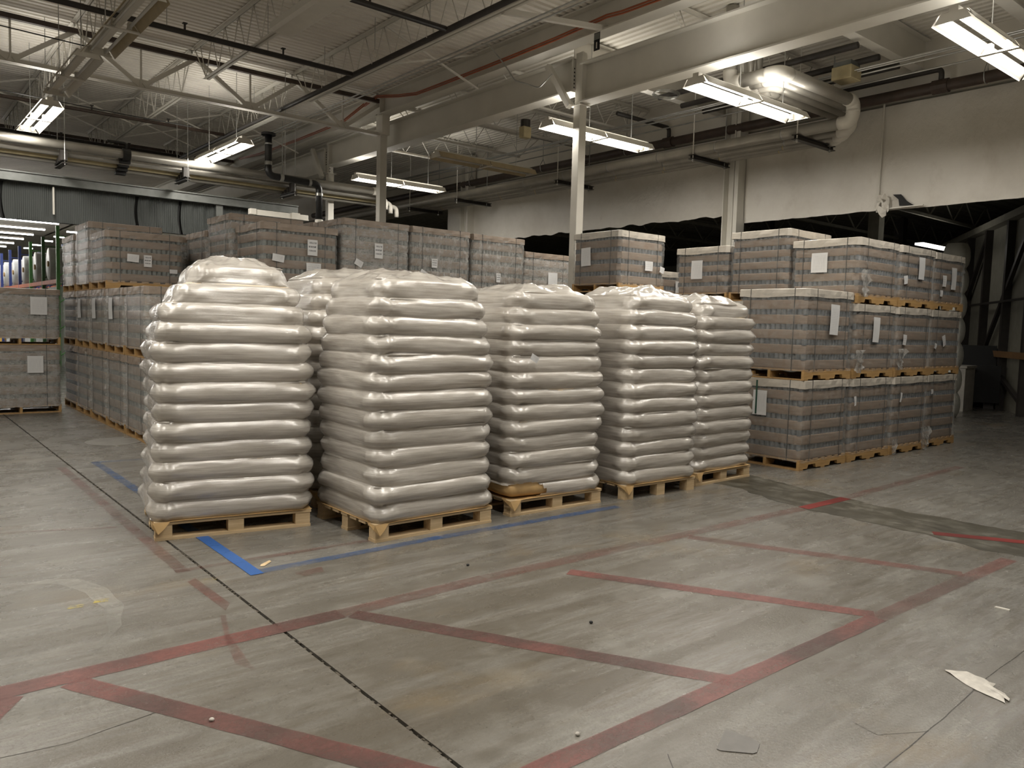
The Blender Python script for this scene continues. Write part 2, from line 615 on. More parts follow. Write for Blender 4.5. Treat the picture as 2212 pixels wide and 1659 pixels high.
# bare strip in the floor where a wall once stood
near = [(6.88, 6.6), (6.88, 4.81), (6.86, 4.49), (6.66, 4.03), (6.62, 3.75), (6.63, 3.29), (6.58, 2.95), (6.62, 2.67), (6.55, 2.43), (6.5, 2.12), (6.55, 1.94), (6.52, 0.5), (6.5, -2)]
far = [(7.7, 6.6), (7.64, 4.88), (7.56, 4.6), (7.45, 4.2), (7.40, 3.85), (7.33, 3.47), (7.35, 3.2), (7.36, 2.98), (7.38, 2.7), (7.39, 2.5), (7.42, 2.22), (7.42, 0.5), (7.42, -2)]
ragged_strip(near, far, 14, 0.07, 3, 0.0012).build('bare_strip', M['trench'], fl)

# red hatched lane
line_strip(-3.0, 3.80, 1.97, 3.80, 0.135, 'paint_red')
line_strip(1.97, 3.80, 2.99, 3.83, 0.125, 'paint_red_faded', 0.0021)
line_strip(2.99, 3.83, 6.6, 3.75, 0.12, 'paint_red_worn')
line_strip(6.62, 3.75, 7.40, 3.75, 0.11, 'paint_red_fresh', 0.0026)
line_strip(7.40, 3.76, 10.5, 3.88, 0.11, 'paint_red_worn')
line_strip(0.9, 2.01, 4.4, 2.005, 0.11, 'paint_red', 0.0021)
line_strip(4.4, 2.005, 6.4, 1.99, 0.11, 'paint_red_faded')
for (xa, ya, xb, yb, m_) in ((0.65, 3.74, 1.64, 1.98, 'paint_red'), (2.02, 3.76, 3.03, 2.03, 'paint_red'), (3.52, 3.62, 4.44, 2.04, 'paint_red'), (4.90, 3.72, 5.72, 2.05, 'paint_red_faded'), (6.71, 2.65, 7.30, 1.70, 'paint_red_fresh')):
    line_strip(xa, ya, xb, yb, 0.115, m_, 0.0016 if m_ != 'paint_red_fresh' else 0.0026)
line_strip(0.42, 3.74, -0.30, 2.5, 0.11, 'paint_red', 0.0016)
# older worn lines near the bag stacks
line_strip(1.46, 5.04, 2.9, 4.99, 0.06, 'paint_red_worn')
line_strip(1.50, 5.0, 1.53, 9.2, 0.08, 'paint_red_worn')
line_strip(0.4, 6.75, 1.42, 6.36, 0.035, 'paint_red_worn')
quad_strip([(1.46, 4.80), (1.52, 4.84), (1.54, 4.30), (1.48, 4.20)], 'paint_red_faded', name='floor_mark')
quad_strip([(1.43, 4.14), (1.46, 4.14), (1.38, 3.86), (1.33, 3.40), (1.28, 3.50), (1.34, 3.80)], 'paint_red_worn', name='floor_mark')
quad_strip([(2.05, 4.60), (2.25, 4.62), (2.22, 4.52), (2.08, 4.50)], 'paint_red_worn', name='floor_mark')
# blue corner
line_strip(1.855, 6.2, 1.855, 4.70, 0.085, 'paint_blue', 0.0028, amp=0.003)
line_strip(1.81, 4.745, 3.3, 4.78, 0.085, 'paint_blue_worn', 0.0024)
line_strip(3.2, 4.78, 5.2, 4.74, 0.09, 'paint_blue_worn')
line_strip(1.88, 9.35, 1.88, 6.2, 0.08, 'paint_blue_worn')
line_strip(1.84, 9.33, 3.2, 9.2, 0.05, 'paint_blue_worn')
for (x, y) in ((0.84, 4.72), (0.97, 4.74), (1.58, 4.77)):
    quad_strip([(x - 0.04, y - 0.02), (x + 0.035, y - 0.028), (x + 0.05, y + 0.02), (x - 0.02, y + 0.03)], 'paint_yellow', name='floor_mark')
# pale arc, a patchy translucent paler tint over the slab
ap = [(0.78, 5.32), (0.96, 5.22), (1.05, 4.96), (1.06, 4.62), (0.98, 4.30), (0.86, 4.08)]
ragged_strip(ap, [(x - 0.09 - 0.03 * math.sin(i), y - 0.04) for i, (x, y) in enumerate(ap)], 6, 0.015, 8, 0.0014).build('floor_mark', M['pale_arc'], fl)
# hairline cracks in the slab
M['crack'] = m_paint('crack', (0.035, 0.028, 0.02), 0.50, 0.62)
for k, pts_ in enumerate((((5.2, 1.33), (4.56, 1.325), (4.05, 1.32), (3.6, 1.285), (3.3, 1.27), (3.08, 1.26), (2.7, 1.25)), ((3.3, 1.27), (3.1, 1.38), (3.12, 1.50)), ((0.2, 3.25), (0.55, 3.20), (0.9, 3.26)), ((1.9, 1.55), (2.15, 1.62), (2.3, 1.80)))):
    wd_ = 0.004 if k else 0.005
    ragged_strip(pts_, [(x + wd_ * 0.5, y - wd_) for x, y in pts_], 8, 0.006, 20 + k, 0.0007).build('floor_crack', M['crack'], fl)
# hatch cover plate
mb = MB()
mb.tube([(2.38, 10.75, 0.0), (2.38, 10.75, 0.006)], 0.33, 28)
mb.build('floor_hatch', simple('hatch', (0.20, 0.19, 0.17), 0.4, var=0.2), fl)

# ---- roof decks (corrugated)
ceil = struct(obj('ceiling', None))


def corrugated(a0, a1, b0, b1, z, axis, period=0.152, depth=0.042):
    prof = []
    a = a0
    while a < a1:
        prof += [(a, z), (a + period * 0.52, z), (a + period * 0.64, z + depth), (a + period * 0.88, z + depth)]
        a += period
    mb = MB()
    for (p, zz) in prof:
        if axis == 'Y':
            mb.v += [(b0, p, zz), (b1, p, zz)]
        else:
            mb.v += [(p, b0, zz), (p, b1, zz)]
    mb.f = [(2 * i, 2 * i + 1, 2 * i + 3, 2 * i + 2) for i in range(len(prof) - 1)]
    return mb


corrugated(-8, 58, -12, 8.86, DECK_L, 'Y').build('roof_deck', M['deck'], ceil)
corrugated(8.86, XW + 0.1, -8, 58, DECK_R, 'X').build('roof_deck', M['deck'], ceil)
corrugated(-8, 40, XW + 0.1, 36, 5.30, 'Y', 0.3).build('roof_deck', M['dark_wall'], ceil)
MB().box(-12, -8, 6.75, 36, 58, 6.80).build('roof_top', M['deck'], ceil)

# ---- outer walls (mostly outside the frame)
struct(MB().box(-12.2, -8, 0, -12, 58, 6.8).build('wall_west', M['deck']))
struct(MB().box(-12.2, -8.2, 0, 36, -8, 6.8).build('wall_south', M['deck']))
struct(MB().box(-12.2, 58, 0, 36, 58.2, 6.8).build('wall_north', M['dark_wall']))
struct(MB().box(36, -8, 0, 36.2, 58, 6.8).build('wall_far_east', M['dark_wall']))

# ---- insulated wall band on the east side
we = struct(MB().box(XW + 0.06, -8, 5.35, XW + 0.16, 58, 6.62).build('wall_east', M['deck']))


def quilt(y0, y1, zb, zt, seed, ragged=0.0):
    nu = max(8, int((y1 - y0) / 0.09))
    nv = 24

    def fn(i, j):
        y = y0 + (y1 - y0) * i / (nu - 1)
        t = j / (nv - 1)
        z = zb + (zt - zb) * t
        d = 0.030 * noise.noise(Vector((y * 0.9, z * 1.1, seed))) + 0.016 * noise.noise(Vector((y * 1.2 + z * 2.0, z * 0.8 - y * 0.9, seed + 7)))
        # drooping pucker towards the lower edge
        d += 0.035 * math.exp(-((z - zb) / 0.25) ** 2) * noise.noise(Vector((y * 2.1, 3.0, seed)))
        if j == 0:
            z += ragged * (noise.noise(Vector((y * 3.0, 1, seed))) + 0.6 * noise.noise(Vector((y * 11, 5, seed))))
            z += 0.02 * noise.noise(Vector((y * 0.7, 9, seed)))
        return (XW - 0.02 - abs(d) + 0.01, y, z)
    mb = MB().grid(fn, nu, nv)
    return mb.build('insulation_panel', M['quilt'], we, smooth=True)


quilt(-8, 6.50, 3.72, 5.46, 1.0, 0.012)
quilt(6.50, 9.18, 3.74, 5.46, 2.0, 0.012)
quilt(9.62, 18.1, 3.93, 5.46, 3.0, 0.05)
quilt(18.5, 19.4, 3.97, 5.46, 4.0, 0.03)
MB().box(XW + 0.02, -8, 3.76, XW + 0.10, 9.4, 5.5).build('wall_backing', M['dark_wall'], we)
MB().box(XW + 0.02, 9.4, 4.06, XW + 0.10, 19.4, 5.5).build('wall_backing', M['dark_wall'], we)
# batten over the seam + torn flap
MB().tube([(XW - 0.06, 6.50, 5.50), (XW - 0.07, 6.50, 4.6), (XW - 0.05, 6.52, 3.70)], 0.018, 8).build('seam_batten', M['white_steel'], we)
mb = MB()
rf = random.Random(3)
pts = []
for i in range(7):
    for j in range(6):
        pts.append((XW - 0.08 - rf.uniform(0, 0.06), 6.50 - 0.035 * i + rf.uniform(-.02, .02), 3.98 - 0.075 * j * (1 - 0.08 * abs(i - 3)) + rf.uniform(-.02, .02)))
mb.v = pts
for i in range(6):
    for j in range(5):
        if (i + j * 2) % 7 != 5:
            mb.f.append((i * 6 + j, i * 6 + j + 1, (i + 1) * 6 + j + 1, (i + 1) * 6 + j))
mb.build('torn_flap', M['quilt'], we)
mb = MB()
mb.v = [(XW - 0.075, 6.26, 3.97), (XW - 0.075, 6.12, 3.96), (XW - 0.075, 6.02, 3.84), (XW - 0.075, 5.90, 3.76), (XW - 0.075, 6.14, 3.77), (XW - 0.075, 6.16, 3.88)]
mb.f = [tuple(range(6))]
mb.build('torn_hole', M['blk'], we)
MB().bar((XW - 0.08, 6.55, 3.74), (XW - 0.08, 5.75, 3.75), 0.03, 0.02).build('edge_batten', M['white_steel'], we)
mb = MB().tube([(XW - 0.10, 13.5, 4.95), (XW - 0.03, 13.5, 4.95)], 0.05, 10).build('wall_bracket', M['beige'], we)

# ---- dark header wall at the back (Y = 18.5) with ribbed panels
wb = struct(MB().box(-12, 18.55, 3.45, 8.15, 18.62, 4.22).build('wall_back', M['blk']))
rib = NT('ribbed_panel')
vv = rib.coord((1, 1, 1))
wv = rib.n('ShaderNodeTexWave', Vector=vv, Scale=9.0, Distortion=0.0)
rcol = rib.ramp(wv.outputs['Fac'], [(0.3, (0.050, 0.056, 0.053)), (0.7, (0.072, 0.079, 0.075))])
M['ribbed'] = rib.done(rib.bsdf(rcol, 0.6, 0, rib.bump(wv.outputs['Fac'], 0.5, 0.02)))
xs = [-12, -5, -1.6, 2.14, 4.62, 5.52, 6.42, 8.15]
for i in range(len(xs) - 1):
    x0, x1 = xs[i] + 0.03, xs[i + 1] - 0.03

    def fn(a, b, x0=x0, x1=x1):
        t = b / 8
        lean = -0.05 * math.sin(t * math.pi)
        return (x0 + (x1 - x0) * a / 12 + lean, 18.48 + 0.02 * math.sin(a * 1.7), 3.45 + 0.80 * t)
    MB().grid(fn, 13, 9).build('wall_panel', M['ribbed'], wb)
MB().box(-12, 18.30, 4.18, 8.20, 18.56, 4.37).build('header_beam', M['grey_steel'], wb)
MB().box(-12, 18.26, 4.345, 8.20, 18.60, 4.37).build('beam_flange', M['grey_steel'], wb)
MB().box(6.25, 18.36, 3.2, 6.40, 18.5, 4.2).build('panel_post', M['grey_steel'], wb)
MB().tube([(3.0, 18.40, 3.6), (3.0, 18.40, 4.15)], 0.02, 8).build('panel_rod', M['white_pvc'], wb)
MB().box(-12, 18.55, 0, -8.0, 18.62, 3.46).build('wall_panel', M['dark_panel'], wb)

# ---- far dark bay beyond the east opening: skewed framed wall
n_ = Vector((0.547, -0.837, 0))
u_ = Vector((0.837, 0.547, 0))
Mrot = Matrix.Rotation(math.atan2(u_.y, u_.x), 3, 'Z')
wf = struct(obj('wall_far', None, None, tuple(n_ * 5.4), (0, 0, math.atan2(u_.y, u_.x))))
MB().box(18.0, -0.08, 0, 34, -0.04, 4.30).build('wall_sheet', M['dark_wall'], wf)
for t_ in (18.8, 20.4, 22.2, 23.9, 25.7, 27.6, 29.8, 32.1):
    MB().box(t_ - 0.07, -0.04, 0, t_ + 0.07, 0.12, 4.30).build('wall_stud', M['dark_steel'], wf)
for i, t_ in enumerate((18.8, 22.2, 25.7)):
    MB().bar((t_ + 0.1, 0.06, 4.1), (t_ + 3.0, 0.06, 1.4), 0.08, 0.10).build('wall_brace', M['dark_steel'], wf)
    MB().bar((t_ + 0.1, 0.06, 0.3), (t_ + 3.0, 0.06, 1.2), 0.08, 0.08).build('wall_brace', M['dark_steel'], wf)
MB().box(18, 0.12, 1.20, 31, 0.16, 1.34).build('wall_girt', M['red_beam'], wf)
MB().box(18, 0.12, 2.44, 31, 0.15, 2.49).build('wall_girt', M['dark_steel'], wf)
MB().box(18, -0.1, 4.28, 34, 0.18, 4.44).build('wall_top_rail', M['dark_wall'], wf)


# ================================================================== STEEL FRAME
def ibeam(mb, p0, p1, depth, width, tf=0.02, tw=0.012):
    """wide-flange beam, p0/p1 = centre of the bottom face"""
    p0, p1 = Vector(p0), Vector(p1)
    mb.bar(p0 + Vector((0, 0, tf / 2)), p1 + Vector((0, 0, tf / 2)), width, tf)
    mb.bar(p0 + Vector((0, 0, depth - tf / 2)), p1 + Vector((0, 0, depth - tf / 2)), width, tf)
    mb.bar(p0 + Vector((0, 0, depth / 2)), p1 + Vector((0, 0, depth / 2)), tw, depth - 2 * tf)
    return mb


XG, XH = 9.05, 8.72
# girder along Y carried by the square columns
for i, (ya, yb, zb, dp, lab) in enumerate(((-7.9, 9.32, 5.21, 0.62, 'deep white steel girder running from the tall middle column toward the viewer'), (9.50, 18.24, 5.42, 0.55, 'white steel girder spanning between the two columns with knee braces'), (18.42, 34.0, 5.30, 0.6, 'far white steel girder beyond the column beside the black drain pipe'))):
    g = thing('steel_girder', lab, 'girder', (XG, ya, zb), group='white steel girders')
    L = yb - ya
    MB().box(-0.14, 0, 0, 0.14, L, 0.022).build('bottom_flange', M['white_steel'], g)
    MB().box(-0.14, 0, dp - 0.022, 0.14, L, dp).build('top_flange', M['white_steel'], g)
    MB().box(-0.008, 0, 0.022, 0.008, L, dp - 0.022).build('web', M['white_steel'], g)
    for yy in (0.03, L - 0.03):
        MB().box(-0.10, yy - 0.01, 0.022, 0.10, yy + 0.01, dp - 0.022).build('stiffener', M['white_steel'], g)
# beam that carries the left roof, orange hose on its web
for (ya, yb, lab) in ((-7.9, 15.15, 'long white steel beam under the roof deck with an orange hose along it'), (15.25, 34.0, 'far white steel beam under the roof deck behind the joist girder')):
    hb = thing('roof_beam', lab, 'beam', (XH, ya, 6.04), group='white roof beams')
    L = yb - ya
    MB().box(-0.13, 0, 0, 0.13, L, 0.022).build('bottom_flange', M['white_steel'], hb)
    MB().box(-0.13, 0, 0.43, 0.13, L, 0.455).build('top_flange', M['white_steel'], hb)
    MB().box(-0.007, 0, 0.022, 0.007, L, 0.43).build('web', M['white_steel'], hb)
    MB().box(-0.12, L - 0.05, 0.022, 0.12, L - 0.03, 0.43).build('stiffener', M['white_steel'], hb)


def square_column(x, y, top, wd, label, brace=None, bolts=False):
    c = thing('steel_column', label, 'column', (x, y, 0), group='white steel columns')
    h = wd / 2
    MB().box(-h, -h, 0.02, h, h, top).build('shaft', M['white_steel'], c, bevel=0.006)
    MB().box(-h - 0.09, -h - 0.09, 0, h + 0.09, h + 0.09, 0.02).build('base_plate', M['white_steel'], c)
    MB().box(-h - 0.04, -h - 0.04, top, h + 0.04, h + 0.04, top + 0.016).build('cap_plate', M['white_steel'], c)
    return c


c1 = square_column(XG, 9.41, 5.18, 0.155, 'tall white square column with bolted girder joint and knee brace')
c2 = square_column(XG, 18.33, 5.25, 0.155, 'slim white column standing beside the black drain pipe')
c3 = square_column(XH, 15.20, 6.02, 0.165, 'white column carrying the end of the open joist girder')
for c, yb in ((c1, 9.41), (c2, 18.33)):
    MB().box(-0.05, -0.075, 5.20, 0.05, 0.075, 6.03).build('upper_post', M['white_steel'], c)
    MB().bar((-0.19, 0.05, 5.16), (-0.19, 0.60, 5.92), 0.09, 0.09).build('knee_brace', M['white_steel'], c)
    for k in range(6):
        MB().tube([(-0.06, -0.10, 5.30 + 0.07 * k), (-0.045, -0.10, 5.30 + 0.07 * k)], 0.013, 6).build('bolt', M['dark_steel'], c)
        MB().tube([(-0.06, 0.11, 5.50 + 0.06 * k), (-0.045, 0.11, 5.50 + 0.06 * k)], 0.013, 6).build('bolt', M['dark_steel'], c)
MB().box(-0.09, -0.16, 5.98, 0.09, 0.10, 6.40).build('bearing_seat', M['white_steel'], c3).location = (0, 0, -0.36)

for (y, zt, lab) in ((9.40, 6.35, 'wide white wall column between two insulation panels'), (18.30, 6.35, 'far white wall column past the pipe trapeze'), (0.48, 6.35, 'white wall column outside the insulated wall opening')):
    c = thing('wall_column', lab, 'column', (XW - 0.12, y, 0), group='white wall columns')
    MB().box(-0.15, 0.10, 0, 0.15, 0.118, zt).build('flange', M['white_steel'], c)
    MB().box(-0.15, -0.118, 0, 0.15, -0.10, zt).build('flange', M['white_steel'], c)
    MB().box(-0.006, -0.10, 0, 0.006, 0.10, zt).build('web', M['white_steel'], c)
    MB().box(-0.13, -0.21, 0, 0.13, -0.125, zt).build('cover_panel', M['white_steel'], c)

# ---- joist girders (open trusses along X)
for (yt, lab) in ((15.20, 'open white joist girder with W shaped diagonals, meeting the nearer column'), (24.1, 'far open joist girder above the dark header wall')):
    jg = thing('joist_girder', lab, 'truss', (0, yt, 0), group='joist girders')
    for s in (-1, 1):
        MB().box(-8, s * 0.04 - 0.028, 5.60, 8.62, s * 0.04 + 0.028, 5.61).build('bottom_chord', M['white_steel'], jg)
        MB().box(-8, s * 0.012 - 0.006, 5.60, 8.62, s * 0.012 + 0.006, 5.68).build('bottom_chord', M['white_steel'], jg)
        MB().box(-8, s * 0.04 - 0.03, 6.28, 8.70, s * 0.04 + 0.03, 6.36).build('top_chord', M['brown_pipe'] if s < 0 else M['white_steel'], jg)
    k = 0
    x = 7.78
    while x > -8:
        MB().bar((x, 0, 5.64), (x, 0, 6.32), 0.03, 0.03).build('hanger', M['white_steel'], jg)
        for (xa, sgn) in ((x + 0.93, 1), (x - 1.0, -1)):
            if xa < 8.75:
                MB().bar((x + 0.04 * sgn, 0, 5.66), (xa, 0, 6.32), 0.07, 0.075).build('diagonal', M['white_steel'], jg)
        MB().box(x - 0.12, -0.008, 5.62, x + 0.12, 0.008, 5.76).build('gusset', M['white_steel'], jg)
        x -= 1.96


# ---- bar joists
def bar_joist(axis, fixed, a0, a1, zt, zb, label, group, pitch_=0.62, light=False, nocut=False):
    """axis 'Y': joist runs along Y at X = fixed."""
    j = thing('bar_joist', label, 'joist', (fixed, a0, 0) if axis == 'Y' else (a0, fixed, 0), group=group)
    L = a1 - a0

    def P(a, s, z):
        return (s, a, z) if axis == 'Y' else (a, s, z)

    def bx(a, s, z, a2, s2, z2):
        mb = MB()
        if axis == 'Y':
            return mb.box(s, a, z, s2, a2, z2)
        return mb.box(a, s, z, a2, s2, z2)
    cw = 0.034 if light else 0.045
    for s in (-1, 1):
        lo, hi = (0.012, 0.012 + cw) if s > 0 else (-0.012 - cw, -0.012)
        bx(0, lo, zt - 0.006, L, hi, zt).build('top_chord', M['white_steel'], j)
        bx(0, s * 0.012 - 0.003, zt - 0.05, L, s * 0.012 + 0.003, zt).build('top_chord', M['white_steel'], j)
        bx(0.62, lo, zb, L - 0.62, hi, zb + 0.006).build('bottom_chord', M['white_steel'], j)
        bx(0.62, s * 0.012 - 0.003, zb, L - 0.62, s * 0.012 + 0.003, zb + 0.05).build('bottom_chord', M['white_steel'], j)
    n = max(2, int(round((L - 1.24) / pitch_)))
    me = None
    st = (L - 1.24) / n
    r = 0.009
    h = zt - zb - 0.05
    mbr = MB().tube([P(-st / 2, 0, h), P(0, 0, 0)], r, 6)
    mw = mbr.mesh('web_rod', M['white_steel'], True)
    mbr2 = MB().tube([P(st / 2, 0, h), P(0, 0, 0)], r, 6)
    mw2 = mbr2.mesh('web_rod', M['white_steel'], True)
    md = mw.copy()
    md.materials.clear()
    md.materials.append(M['dark_steel'])
    for i in range(n + 1):
        a = 0.62 + st * i
        obj('web_rod', mw2, j, P(a, 0, zb + 0.025))
        obj('web_rod', mw, j, P(a, 0, zb + 0.025))
    MB().tube([P(0.02, 0, zt - 0.04), P(0.64, 0, zb + 0.02)], 0.011, 6).build('end_rod', M['white_steel'], j)
    MB().tube([P(L - 0.02, 0, zt - 0.04), P(L - 0.64, 0, zb + 0.02)], 0.011, 6).build('end_rod', M['white_steel'], j)
    return j


k = 0
for (ya, yb, where) in ((6.35, 15.12, 'before the joist girder'), (15.28, 24.0, 'beyond the joist girder')):
    for i, x in enumerate((6.70, 4.76, 2.84, 0.90)):
        bar_joist('Y', x, ya, yb, 6.49, 5.80, '%s open web roof joist from the hose beam, %s' % (ORD[i], where), 'left bay roof joists')
for i, y in enumerate((7.75, 11.75, 13.52, 15.42, 17.2)):
    bar_joist('X', y, 9.16, XW, 6.40, 5.82, '%s light roof joist over the pipe bay, counted from the viewer' % ORD[i], 'pipe bay roof joists', 0.75, True)

# beams across the pipe bay
for (y, x0, lab) in ((4.05, 9.2, 'white cross beam above the brightest lamp near the wall'), (5.92, 9.2, 'white cross beam reaching the wall above the pipe elbows'), (9.75, 9.2, 'white cross beam from the middle column to the wall column')):
    cb = thing('cross_beam', lab, 'beam', (x0, y, 5.90), group='pipe bay cross beams')
    L = XW - x0
    MB().box(0, -0.09, 0, L, 0.09, 0.016).build('bottom_flange', M['white_steel'], cb)
    MB().box(0, -0.09, 0.48, L, 0.09, 0.496).build('top_flange', M['white_steel'], cb)
    MB().box(0, -0.006, 0.016, L, 0.006, 0.48).build('web', M['white_steel'], cb)

# bridging rods between the left joists
for i, (xa, xb, y) in enumerate(((2.84, 4.76, 19.2), (4.76, 6.70, 19.2), (0.9, 2.84, 19.2), (4.76, 6.70, 20.8), (2.84, 4.76, 20.8), (6.70, 8.60, 19.2), (6.70, 8.60, 11.6))):
    br = thing('joist_bridging', '%s pair of crossed thin bridging bars between roof joists' % ORD[i], 'brace', (xa, y, 0), group='joist bridging')
    MB().bar((0, 0, 6.44), (xb - xa, 0, 5.83), 0.03, 0.03).build('bar', M['white_steel'], br)
    MB().bar((0, 0.05, 5.83), (xb - xa, 0.05, 6.44), 0.03, 0.03).build('bar', M['white_steel'], br)
mb = MB().bar((XH, 8.55, 6.10), (6.72, 8.55, 5.82), 0.07, 0.07)
tag(mb.build('joist_strut', M['white_steel']), 'white angle strut from the hose beam up to the nearest joist', 'strut')


# ================================================================== PIPES AND SERVICES
def pipe(name, label, cat, pts, r, mat, bend=0.0, n=12, group=None):
    P = bent(pts, bend) if bend else pts
    o = MB().tube(P, r, n).build(name, M[mat], smooth=True)
    return tag(o, label, cat, group)


# black sprinkler main + branches
sp = thing('sprinkler_main', 'black sprinkler main along the joist nearest the hose beam', 'pipe', (6.44, 6.4, 5.74))
MB().tube([(0, 0, 0), (0, 17.5, 0)], 0.042, 12).build('pipe', M['dark_steel'], sp, smooth=True)
for y in (8.0, 9.9, 11.5, 13.3, 15.0, 16.6):
    MB().tube(bent([(-0.05, y - 6.4, 0), (-0.06, y - 6.4, 0.16), (0, y - 6.4, 0.24), (0.06, y - 6.4, 0.16), (0.05, y - 6.4, 0)], 0.04, 3), 0.006, 6).build('clevis', M['white_steel'], sp)
    MB().tube([(0, y - 6.4, 0.24), (0, y - 6.4, 0.74)], 0.006, 6).build('hanger_rod', M['galv'], sp)
for i, y in enumerate((9.43, 12.2, 18.3, 21.6)):
    s2 = thing('sprinkler_branch', '%s dark sprinkler branch pipe crossing under the roof joists' % ORD[i], 'pipe', (-8, y, 5.74 if i < 2 else 5.76), group='sprinkler branches')
    MB().tube([(0, 0, 0), (14.40, 0, 0)], 0.04 if i < 2 else 0.036, 12).build('pipe', M['dark_steel'] if i != 2 else M['brown_pipe'], s2, smooth=True)
    for x in (9.6, 11.7, 13.2):
        MB().tube([(x, 0, 0.03), (x, 0, 0.12)], 0.016, 8).build('sprinkler_head', M['dark_steel'], s2)
        MB().box(x - 0.03, -0.03, 0.12, x + 0.03, 0.03, 0.135).build('deflector', M['dark_steel'], s2)
        MB().tube([(x - 0.25, 0, 0.03), (x - 0.25, 0, 0.72)], 0.005, 6).build('hanger_rod', M['galv'], s2)
# orange hose along the beam
hose = [(8.5, 15.6, 6.28), (8.5, 15.04, 6.36), (8.5, 14.19, 6.2), (8.5, 13.49, 6.10), (8.5, 12.52, 6.095), (8.5, 11.24, 6.095), (8.5, 10.47, 6.10), (8.5, 9.45, 6.11), (8.52, 8.61, 6.15), (8.52, 8.35, 6.16), (8.5, 8.03, 6.12), (8.5, 6.9, 6.10), (8.5, 5.0, 6.12), (8.5, 3.0, 6.10)]
ho = thing('air_hose', 'orange hose draped along the white roof beam', 'hose')
for dz in (0, 0.03):
    MB().tube([(x - dz * 0.5, y, z + dz) for x, y, z in hose], 0.015, 8).build('hose_line', M['orange'], ho, smooth=True)
hose2 = [(8.5, 15.6, 6.30), (8.5, 16.5, 6.13), (8.5, 17.18, 6.11), (8.5, 18.83, 6.10), (8.5, 20.41, 6.11), (8.5, 21.52, 6.12), (8.5, 23, 6.2)]
for dz in (0, 0.03):
    MB().tube([(x - dz * 0.5, y, z + dz) for x, y, z in hose2], 0.014, 8).build('hose_line', M['orange'], ho, smooth=True)
# conduits under the left roof
pipe('conduit', 'thin conduit drop bent down from the roof beam onto the girder', 'conduit', [(8.36, 11.2, 6.46), (8.36, 11.0, 6.40), (8.40, 10.60, 5.98), (8.42, 10.34, 5.67), (8.45, 9.75, 5.43), (8.48, 9.48, 5.59)], 0.011, 'galv', 0.06)
for i, (y, lab) in enumerate(((13.52, 'thin dark cable strung across to the unlit twin tube lamp'), (16.9, 'thin dark cable strung between the two lit lamps by the header wall'))):
    pipe('lamp_cable', lab, 'cable', [(-6 + 1.25 * q, y + (0.03 if q % 2 else 0), 5.62 + 0.03 * math.sin(q * 1.3) - (0.10 if i else 0.0)) for q in range(10 if i else 8)], 0.009, 'black_plastic', group='lamp cables')
for i, dx in enumerate((6.98, 7.05)):
    pipe('conduit', ('silver conduit beside the sprinkler main', 'second silver conduit beside the sprinkler main')[i], 'conduit', [(dx, 3, 5.70 - 0.02 * i), (dx, 23, 5.70 - 0.02 * i)], 0.012, 'galv', group='roof conduits')
# dark wall pipe
wp = thing('wall_pipe', 'big dark pipe running along the top of the insulated wall', 'pipe', (13.20, -7.9, 5.56))
MB().tube([(0, 0, 0), (0, 36, 0)], 0.088, 14).build('pipe', M['brown_pipe'], wp, smooth=True)
for y in (4.9, 12.2, 15.0, 18.0):
    MB().tube(bent([(0, y + 7.9, 0.9), (0, y + 7.9, 0.22), (0.10, y + 7.9, 0.05), (0.06, y + 7.9, -0.09), (-0.06, y + 7.9, -0.09), (-0.10, y + 7.9, 0.05), (0, y + 7.9, 0.22)], 0.04, 4), 0.008, 6).build('clevis', M['galv'], wp)
for y in (5.55, 11.0, 13.6):
    MB().tube(bent([(0, y + 7.9, 0.0), (0, y + 7.9, 0.30), (-1.6, y + 7.9, 0.30)] if y != 5.55 else [(0, y + 7.9, 0), (0, y + 7.9, 0.27), (0, y + 9.9, 0.27)], 0.08), 0.042, 10).build('branch_pipe', M['dark_steel'], wp, smooth=True)
    MB().tube([(0, y + 7.78, 0), (0, y + 8.02, 0)], 0.11, 12).build('pipe_collar', M['brown_pipe'], wp)
for i, (x, z) in enumerate(((11.2, 5.80), (11.85, 5.78), (12.5, 5.80))):
    pipe('roof_pipe', '%s black roof pipe over the pipe elbows, counted from the girder' % ORD[i], 'pipe', [(x, 5.9, z), (x, 9.6, z)], 0.048, 'dark_steel', group='black roof pipes')
for i, (x, z) in enumerate(((11.7, 5.62), (11.78, 5.62), (11.9, 5.60), (12.55, 5.66))):
    pipe('conduit', '%s thin conduit strung along the pipe bay below the cross beams' % ORD[i], 'conduit', [(x, -4, z), (x, 22, z)], 0.014, 'galv', group='pipe bay conduits')

